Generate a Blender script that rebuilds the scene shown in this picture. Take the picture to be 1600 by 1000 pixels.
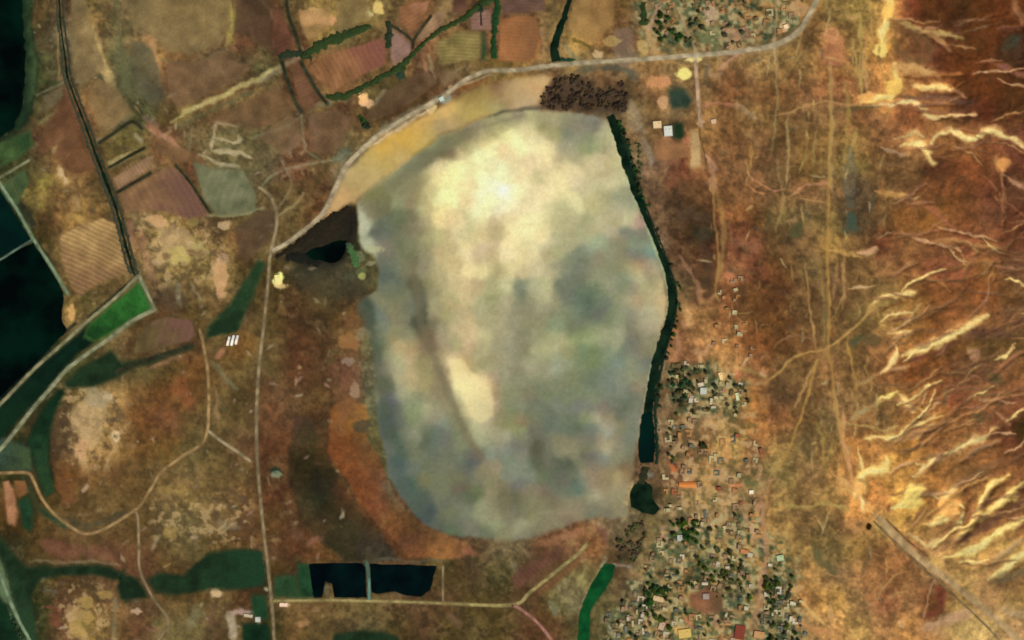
import bpy, bmesh, math, random
import numpy as np
from mathutils import Vector
from mathutils.geometry import delaunay_2d_cdt

# ------------------------------------------------------------------ start
for o in list(bpy.data.objects):
    bpy.data.objects.remove(o, do_unlink=True)
scene = bpy.context.scene
COL = scene.collection
random.seed(11)
RNG = np.random.default_rng(5)

# one unit of the map grid ("map step") is 2.5 m on the ground; the mapped area is 1600 x 1000 steps
S = 2.5
def wx(px): return (px - 800.0) * S
def wy(py): return (500.0 - py) * S

# ------------------------------------------------------------------ camera (survey aircraft, looking straight down)
CAM_H = 10000.0
cam_d = bpy.data.cameras.new('camera')
cam = bpy.data.objects.new('camera', cam_d)
COL.objects.link(cam)
cam.location = (0, 0, CAM_H)
cam.rotation_euler = (0, 0, 0)
cam_d.sensor_fit = 'HORIZONTAL'
cam_d.angle = 2 * math.atan(800 * S / CAM_H)
cam_d.clip_start = 10.0
cam_d.clip_end = 120000.0
scene.camera = cam

# ------------------------------------------------------------------ sky, sun, exposure
SUN_EL, SUN_AZ = 46.0, 140.0          # degrees; azimuth clockwise from north (+Y)
world = bpy.data.worlds.new('World')
scene.world = world
world.use_nodes = True
wn = world.node_tree
bg = wn.nodes['Background']
sky = wn.nodes.new('ShaderNodeTexSky')
sky.sky_type = 'NISHITA'
sky.sun_disc = False
sky.sun_elevation = math.radians(SUN_EL)
sky.sun_rotation = math.radians(SUN_AZ)
wn.links.new(sky.outputs[0], bg.inputs[0])
bg.inputs[1].default_value = 0.06
sun_d = bpy.data.lights.new('sun', 'SUN')
sun_d.energy = 4.2
sun_d.angle = math.radians(0.5)
sun_d.color = (1.0, 0.95, 0.86)
sun = bpy.data.objects.new('sun', sun_d)
COL.objects.link(sun)
_a = math.radians(SUN_AZ); _e = math.radians(SUN_EL)
_to = Vector((math.sin(_a) * math.cos(_e), math.cos(_a) * math.cos(_e), math.sin(_e)))
sun.rotation_euler = _to.to_track_quat('Z', 'Y').to_euler()
scene.view_settings.view_transform = 'Standard'
scene.view_settings.look = 'None'
scene.view_settings.gamma = 1.0
scene.view_settings.use_curve_mapping = False
scene.view_settings.exposure = 0.0
scene.render.engine = 'CYCLES'
scene.cycles.filter_width = 1.9

# picture brightness of a white horizontal surface under this light, per channel
K = np.array([1.22, 1.20, 1.17])
def lin(c):
    c = np.asarray(c, float)
    return np.where(c <= 0.04045, c / 12.92, ((c + 0.055) / 1.055) ** 2.4)
def h3(s):
    """'ca6' or 'c8a060' -> linear base colour"""
    if len(s) == 6: return lin(np.array([int(s[i:i + 2], 16) for i in (0, 2, 4)]) / 255.0) / K
    return lin(np.array([int(ch, 16) for ch in s]) / 15.0) / K
# ------------------------------------------------------------------ helpers: noise, lines, polygons
def _hash(ix, iy, seed):
    h = (ix.astype(np.int64) * 374761393 + iy.astype(np.int64) * 668265263 + seed * 974634533) & 0xffffffff
    h = ((h ^ (h >> 13)) * 1274126177) & 0xffffffff
    h = (h ^ (h >> 16)) & 0xffffffff
    return h / 4294967295.0
def vnoise(x, y, seed):
    ix = np.floor(x); iy = np.floor(y)
    fx = x - ix; fy = y - iy
    fx = fx * fx * fx * (fx * (fx * 6 - 15) + 10); fy = fy * fy * fy * (fy * (fy * 6 - 15) + 10)
    a = _hash(ix, iy, seed); b = _hash(ix + 1, iy, seed)
    c = _hash(ix, iy + 1, seed); d = _hash(ix + 1, iy + 1, seed)
    return (a + (b - a) * fx) * (1 - fy) + (c + (d - c) * fx) * fy
def fbm(x, y, scale, octv, seed, gain=0.5):
    """about -1..1"""
    t = np.zeros(np.shape(x)); amp = 1.0; tot = 0
    cs, sn = math.cos(0.6), math.sin(0.6)
    x = np.asarray(x, float) / scale; y = np.asarray(y, float) / scale
    for k in range(octv):
        t = t + amp * (vnoise(x, y, seed + k * 17) * 2 - 1); tot += amp
        x, y = (x * cs - y * sn) * 2.03 + 11.3, (x * sn + y * cs) * 2.03 + 5.7
        amp *= gain
    return t / tot * 1.6
def smooth(a, b, t):
    u = np.clip((t - a) / (b - a), 0, 1)
    return u * u * (3 - 2 * u)
def spline(pts, step=3.0):
    P = [np.array(p, float) for p in pts]
    if len(P) == 2:
        n = max(2, int(np.hypot(*(P[1] - P[0])) / step) + 1)
        return np.array([P[0] + (P[1] - P[0]) * t for t in np.linspace(0, 1, n)])
    Q = [2 * P[0] - P[1]] + P + [2 * P[-1] - P[-2]]
    out = []
    for i in range(1, len(Q) - 2):
        p0, p1, p2, p3 = Q[i - 1:i + 3]
        n = max(2, int(np.hypot(*(p2 - p1)) / step))
        for t in np.arange(n) / n:
            out.append(0.5 * (2 * p1 + (p2 - p0) * t + (2 * p0 - 5 * p1 + 4 * p2 - p3) * t * t + (3 * p1 - p0 - 3 * p2 + p3) * t ** 3))
    out.append(P[-1])
    return np.array(out)
def seg_dist(X, Y, line, closed=False):
    d2 = np.full(X.shape, 1e18)
    n = len(line)
    for i in range(n if closed else n - 1):
        a = line[i]; b = line[(i + 1) % n]
        vx, vy = b[0] - a[0], b[1] - a[1]
        L = vx * vx + vy * vy + 1e-9
        t = np.clip(((X - a[0]) * vx + (Y - a[1]) * vy) / L, 0, 1)
        d2 = np.minimum(d2, (X - a[0] - t * vx) ** 2 + (Y - a[1] - t * vy) ** 2)
    return np.sqrt(d2)
def inside(X, Y, poly):
    r = np.zeros(X.shape, bool)
    n = len(poly)
    for i in range(n):
        x1, y1 = poly[i]; x2, y2 = poly[(i + 1) % n]
        if y1 == y2: continue
        c = ((y1 > Y) != (y2 > Y)) & (X < (x2 - x1) * (Y - y1) / (y2 - y1) + x1)
        r ^= c
    return r
def sdist(X, Y, poly):
    d = seg_dist(X, Y, poly, True)
    return np.where(inside(X, Y, poly), -d, d)

# ------------------------------------------------------------------ the map grid (dense where the camera looks, coarse out to the horizon)
STEP = 1.6
core_x = np.arange(-24, 1624.01, STEP); core_y = np.arange(-24, 1024.01, STEP)
def grow(c):
    a = [c[0]]; d = STEP
    while a[-1] > -9000: d *= 1.3; a.append(a[-1] - d)
    b = [c[-1]]; d = STEP
    while b[-1] < 10600: d *= 1.3; b.append(b[-1] + d)
    return np.concatenate([a[1:][::-1], c, b[1:]])
XS = grow(core_x); YS = grow(core_y)
GX, GY = np.meshgrid(XS, YS)
def window(x0, x1, y0, y1):
    return (slice(np.searchsorted(YS, y0), np.searchsorted(YS, y1)), slice(np.searchsorted(XS, x0), np.searchsorted(XS, x1)))
def sample(A, x, y):
    x = np.clip(np.asarray(x, float), XS[0], XS[-1] - 1e-3); y = np.clip(np.asarray(y, float), YS[0], YS[-1] - 1e-3)
    i = np.clip(np.searchsorted(XS, x, 'right') - 1, 0, len(XS) - 2); j = np.clip(np.searchsorted(YS, y, 'right') - 1, 0, len(YS) - 2)
    fx = (x - XS[i]) / (XS[i + 1] - XS[i]); fy = (y - YS[j]) / (YS[j + 1] - YS[j])
    if A.ndim == 3: fx = fx[..., None]; fy = fy[..., None]
    return (A[j, i] * (1 - fx) + A[j, i + 1] * fx) * (1 - fy) + (A[j + 1, i] * (1 - fx) + A[j + 1, i + 1] * fx) * fy

# ------------------------------------------------------------------ soil survey: colours of bare earth, one sample every 40 steps
SOIL = """
022 653 654 874 875 775 974 974 a85 644 643 764 b95 985 985 764 964 875 643 754 643 764 764 964 653 a85 886 885 986 a85 985 a85 885 995 ba6 843 642 542 742 742
022 664 665 864 775 875 875 875 975 854 743 643 b95 664 653 865 965 864 653 854 953 875 b95 864 754 b96 775 986 a97 986 775 764 a85 985 b95 864 643 642 742 532
022 564 665 864 675 974 964 864 765 654 564 743 864 965 864 864 754 764 764 763 974 875 985 875 986 a85 a96 985 a86 a96 985 985 b85 985 b85 743 743 742 742 532
022 453 654 764 665 564 854 864 864 864 875 743 864 964 664 553 643 754 653 754 ba7 754 654 764 653 754 b96 875 964 864 864 975 a75 975 b85 b85 b74 742 742 642
022 664 743 854 775 564 653 764 864 775 764 654 764 754 653 643 653 ba6 ba6 996 bb8 aa8 998 665 875 764 665 a85 864 985 764 875 875 864 975 a64 b85 643 632 642
243 754 854 653 774 774 954 875 775 775 775 854 754 775 b96 ca5 ba6 886 cb7 eda ed9 aa8 998 bb8 764 875 a75 a85 864 975 764 874 985 985 864 a75 a74 a74 a64 854
453 664 864 864 653 875 864 854 775 775 665 854 764 776 ba6 ba6 996 887 ed9 feb ed9 dc9 cb8 cb8 776 876 954 a75 975 975 875 874 885 995 764 764 643 953 953 743
243 774 864 764 653 965 854 964 664 665 764 764 643 a96 ba7 998 998 aa7 fd9 ffb ed9 dc9 cb9 bb8 aa8 765 654 864 864 975 875 975 875 554 764 864 853 853 743 643
132 653 864 974 764 986 a95 753 764 764 654 764 853 432 998 998 998 ba8 ec9 fea ed9 bb8 bb8 ba8 bb8 765 654 543 854 753 885 775 885 554 764 963 963 853 854 743
022 442 764 a85 974 975 ba6 a96 864 743 875 653 443 343 675 998 998 cb8 cb8 dc9 dc9 aa8 aa8 aa8 998 998 643 643 854 854 764 875 a95 764 743 864 964 954 a64 743
022 022 764 864 764 875 985 985 985 653 542 443 443 443 664 998 998 cb8 dc8 cb9 cb9 998 998 aa8 998 ba8 765 643 a75 854 753 775 875 764 975 964 954 954 963 754
022 022 874 553 764 654 654 764 975 553 653 643 653 543 665 998 998 bb8 cc9 bb9 887 bb8 786 886 aa8 cb8 775 754 964 753 643 764 654 764 885 974 853 853 953 753
022 022 875 664 764 653 643 653 764 654 653 643 543 753 776 898 766 aa8 ba8 bb8 aa8 998 786 886 aa8 bb8 864 a85 964 753 753 764 764 664 985 974 853 a64 964 754
022 022 453 553 875 643 654 643 764 963 764 743 643 864 786 ba8 997 ba8 ba8 aa8 aa8 bb8 aa7 997 998 998 a75 c96 b85 853 753 864 875 764 975 a74 853 753 653 653
022 022 453 453 664 664 653 853 753 764 764 743 643 744 776 bb8 997 cb8 cb8 aa8 aa8 bb8 897 998 aa8 998 654 764 b96 a75 764 764 975 764 964 953 853 754 754 964
022 342 653 a96 b96 864 853 753 764 653 854 754 753 854 676 998 998 cb8 ed9 998 998 897 897 998 998 887 654 775 985 a74 654 764 875 875 764 a85 a64 954 964 854
442 443 654 ba7 b96 853 854 764 764 764 854 644 643 a63 664 898 998 887 cb9 998 aa7 997 998 ba8 998 887 764 a86 985 a74 964 764 775 975 764 a74 a74 964 854 743
243 443 654 ca7 a85 753 863 664 764 754 743 543 753 953 864 776 887 776 998 998 897 997 998 aa9 aa8 765 654 864 ba6 964 985 775 985 a74 b85 b84 964 a74 964 743
342 443 853 864 864 764 764 875 764 764 643 432 332 953 854 676 998 997 886 998 898 887 887 aa8 ba8 654 754 a85 875 875 885 875 a85 b85 c95 c95 a74 864 964 964
753 442 653 764 764 653 875 985 764 864 743 543 343 743 953 887 676 887 887 998 998 997 886 ba8 aa8 443 875 a96 986 975 985 764 985 b85 c85 da5 a74 964 a74 753
542 653 764 764 764 653 775 775 875 754 753 643 543 443 643 953 864 897 aa8 aa8 aa8 aa8 865 876 776 664 665 a97 875 b85 985 764 764 975 ba6 b95 a85 a75 b85 964
343 653 754 764 754 754 764 775 653 753 754 743 853 443 444 743 a64 a75 754 876 876 854 965 964 654 764 775 885 985 a85 985 985 664 874 864 a75 a86 b96 b95 ba6
664 453 653 654 754 754 653 653 653 543 542 543 543 654 654 654 653 653 654 664 764 764 885 775 654 875 764 664 775 a85 775 a85 875 975 964 864 a86 a96 a86 864
243 342 754 764 975 654 764 653 875 643 543 975 864 764 764 754 754 754 653 653 754 764 887 664 765 664 985 843 665 985 664 b85 b95 875 854 975 743 985 a86 985
243 353 754 a95 764 754 775 775 654 764 442 864 764 654 554 653 754 653 764 653 754 854 664 664 775 b96 885 885 a75 985 775 875 c96 985 975 b85 975 ba7 ba7 b97
"""
_rows = [r.split() for r in SOIL.strip().splitlines()]
PT = []   # x, y, colour
for j, r in enumerate(_rows):
    assert len(r) == 40, (j, len(r))
    for i, s in enumerate(r):
        PT.append((20 + 40 * i, 20 + 40 * j, h3(s)))

LAKE = [(556,318),(575,298),(610,270),(650,240),(700,207),(760,184),(800,174),(840,170),(880,173),(925,178),(948,188),(962,212),(974,245),(986,290),(1002,335),(1021,388),(1036,430),(1043,465),(1039,500),(1027,540),(1016,580),(1009,620),(1000,660),(995,700),(993,730),(984,758),(978,785),(982,806),(960,812),(935,808),(900,813),(870,828),(830,843),(790,848),(740,842),(700,835),(665,820),(642,800),(622,770),(607,740),(599,700),(590,660),(586,620),(590,585),(582,545),(570,510),(558,485),(566,468),(588,450),(592,420),(584,400),(566,388),(560,378),(558,350)]
BEACH = [(503,343),(524,297),(540,266),(566,241),(606,213),(670,177),(702,157),(750,133),(800,122),(850,114),(862,120),(847,150),(842,168),(800,174),(760,184),(700,207),(650,240),(610,270),(575,298),(556,318),(530,331)]
REDS = [(515,640),(545,622),(572,632),(578,650),(572,680),(592,715),(606,748),(620,775),(640,805),(668,823),(720,844),(745,866),(690,875),(638,868),(600,830),(565,790),(538,745),(512,705)]
DARK = [(462,650),(488,655),(505,700),(535,752),(562,795),(598,838),(620,876),(540,876),(496,845),(470,810),(452,760),(452,700)]
regions = [LAKE, BEACH, REDS, DARK]
extra = [  # finer soil samples where the survey needed them
 (700,270,'fea'),(690,300,'ed9'),(740,300,'ffb'),(770,300,'ffc'),(790,290,'ffc'),(800,240,'fea'),(830,225,'fea'),(770,225,'ec9'),(720,330,'fd9'),(830,300,'ed9'),(840,340,'dc9'),(760,190,'997'),(700,225,'776'),(660,262,'776'),(720,212,'775'),(800,185,'bb8'),(860,195,'aa8'),(900,205,'887'),(920,230,'897'),(940,260,'cb8'),
 (610,300,'aa8'),(600,330,'997'),(640,330,'997'),(570,345,'aa8'),(655,440,'887'),(655,498,'776'),(672,530,'876'),(700,520,'ba8'),(580,495,'676'),(590,540,'776'),(625,545,'cb8'),(635,565,'ba8'),(640,590,'bb8'),(715,570,'fd9'),(735,600,'ffa'),(715,600,'ec9'),(755,605,'ed9'),(750,630,'fd9'),(765,640,'dc9'),(745,650,'cb9'),(700,600,'997'),(715,640,'997'),(735,680,'998'),(750,670,'bb9'),(605,640,'676'),(605,680,'676'),(622,725,'676'),(630,750,'676'),(650,780,'676'),(680,690,'786'),(690,680,'786'),(745,710,'777'),(735,720,'677'),(770,740,'998'),
 (605,600,'787'),(620,360,'998'),(620,400,'998'),(610,440,'998'),(640,380,'998'),(650,420,'887'),(630,470,'998'),(600,370,'998'),(670,700,'887'),(690,745,'776'),(660,730,'776'),(700,780,'776'),(740,780,'887'),(680,800,'786'),(720,810,'887'),(780,810,'987'),(820,760,'887'),(860,770,'887'),(790,700,'988'),(830,650,'887'),(870,640,'887'),(900,640,'887'),(820,600,'997'),(860,590,'997'),(950,610,'987'),(970,560,'998'),(840,560,'997'),(960,740,'987'),(930,790,'997'),(880,800,'887'),(890,450,'675'),(915,475,'675'),(900,420,'786'),(870,440,'887'),(820,455,'776'),(860,530,'bb8'),(880,520,'bb7'),(960,520,'bb8'),(930,525,'ab7'),(930,560,'897'),(905,590,'897'),(940,660,'bb9'),(945,695,'cca'),(905,670,'786'),(880,725,'776'),(840,705,'786'),(1020,480,'cb8'),(1000,430,'cb8'),(1000,400,'aa9'),(985,350,'cb9'),(990,410,'ca7'),(800,270,'feb'),(745,450,'dc9'),(790,400,'ec9'),(720,420,'cb8'),(730,480,'ba8'),
 (550,270,'ba7'),(600,235,'ca5'),(640,205,'ca5'),(660,190,'ca6'),(690,170,'db7'),(620,250,'ba7'),(580,280,'ba7'),(720,190,'a96'),(760,150,'ba6'),(800,145,'ba7'),(830,140,'ca7'),(770,170,'aa7'),(740,175,'ba6'),(820,160,'ba8'),(530,310,'ca7'),(700,195,'a97'),
 (540,640,'964'),(545,670,'963'),(530,690,'953'),(550,730,'953'),(570,760,'953'),(590,790,'954'),(610,820,'964'),(640,845,'854'),(680,858,'b74'),(700,860,'b74'),(610,790,'742'),(580,720,'853'),(560,650,'a74'),(640,825,'753'),(660,835,'643'),(720,862,'a65'),
 (480,680,'443'),(490,720,'332'),(500,760,'333'),(520,790,'332'),(550,820,'443'),(570,850,'444'),(530,850,'443'),(470,740,'332'),
 (900,820,'954'),(920,830,'964'),(870,845,'854'),(935,850,'a64'),(850,860,'854'),(880,850,'975'),(985,830,'554'),(975,850,'443'),(960,845,'776'),(985,870,'443'),(870,880,'643'),(840,900,'643'),(830,925,'643'),(850,960,'853'),(830,985,'743'),(900,905,'997'),(880,920,'887'),(870,940,'996'),
 (860,125,'643'),(870,145,'443'),(900,130,'765'),(920,150,'543'),(950,150,'543'),(940,125,'754'),(960,115,'765'),(990,140,'554'),(980,175,'997'),(990,200,'987'),(1010,130,'c96'),(1045,120,'986'),(1025,135,'c96'),(1060,150,'454'),(1040,165,'ca7'),(1000,240,'886'),(1015,270,'987'),
 (1100,360,'443'),(1085,370,'443'),(1100,400,'643'),(1100,440,'653'),(1140,330,'c84'),(1060,470,'986'),(1075,500,'c96'),(1060,540,'a75'),(1080,555,'a75'),(1045,610,'654'),(1035,640,'654'),(1050,600,'653'),
 (135,30,'b85'),(140,160,'b85'),(155,180,'b85'),(230,60,'c96'),(245,90,'c95'),(330,5,'ca6'),(355,20,'ba5'),(200,130,'564'),(215,130,'554'),(100,60,'776'),(285,170,'a95'),(260,285,'953'),(275,300,'854'),(300,300,'753'),(215,305,'975'),(95,285,'a95'),(60,305,'a94'),(120,340,'b95'),(95,215,'b96'),(105,275,'c96'),(270,360,'b96'),(280,400,'b95'),(345,430,'ca6'),(350,400,'ca6'),(330,350,'654'),(110,490,'b95'),(55,310,'885'),
 (1395,20,'fb6'),(1420,780,'fc6'),(1485,790,'fb6'),(1395,735,'fb6'),(1350,760,'e95'),(1345,790,'fa5'),(1385,155,'fb6'),(1340,155,'c96'),(1390,110,'eb6'),(1420,105,'db7'),(1425,225,'eb7'),(1375,75,'eb5'),
 (1500,830,'753'),(1540,815,'643'),(1590,775,'643'),(1580,895,'764'),(1560,905,'764'),(1460,880,'ba6'),(1500,880,'a85'),(1550,870,'a86'),(1460,950,'642'),(1480,965,'664'),(1300,850,'664'),(1290,835,'664'),(1310,900,'765'),(1370,870,'864'),(1370,900,'975'),(1590,670,'432'),(1598,680,'432'),(1500,30,'532'),(1480,10,'632'),(1570,90,'443'),(1580,80,'543'),(1330,320,'554'),(1325,350,'454'),(1345,300,'665'),(1240,365,'554'),  # the dark band samples in the hills carry slope shade in their colour
]
for x, y, s in extra:
    PT.append((x, y, h3(s)))
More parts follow.
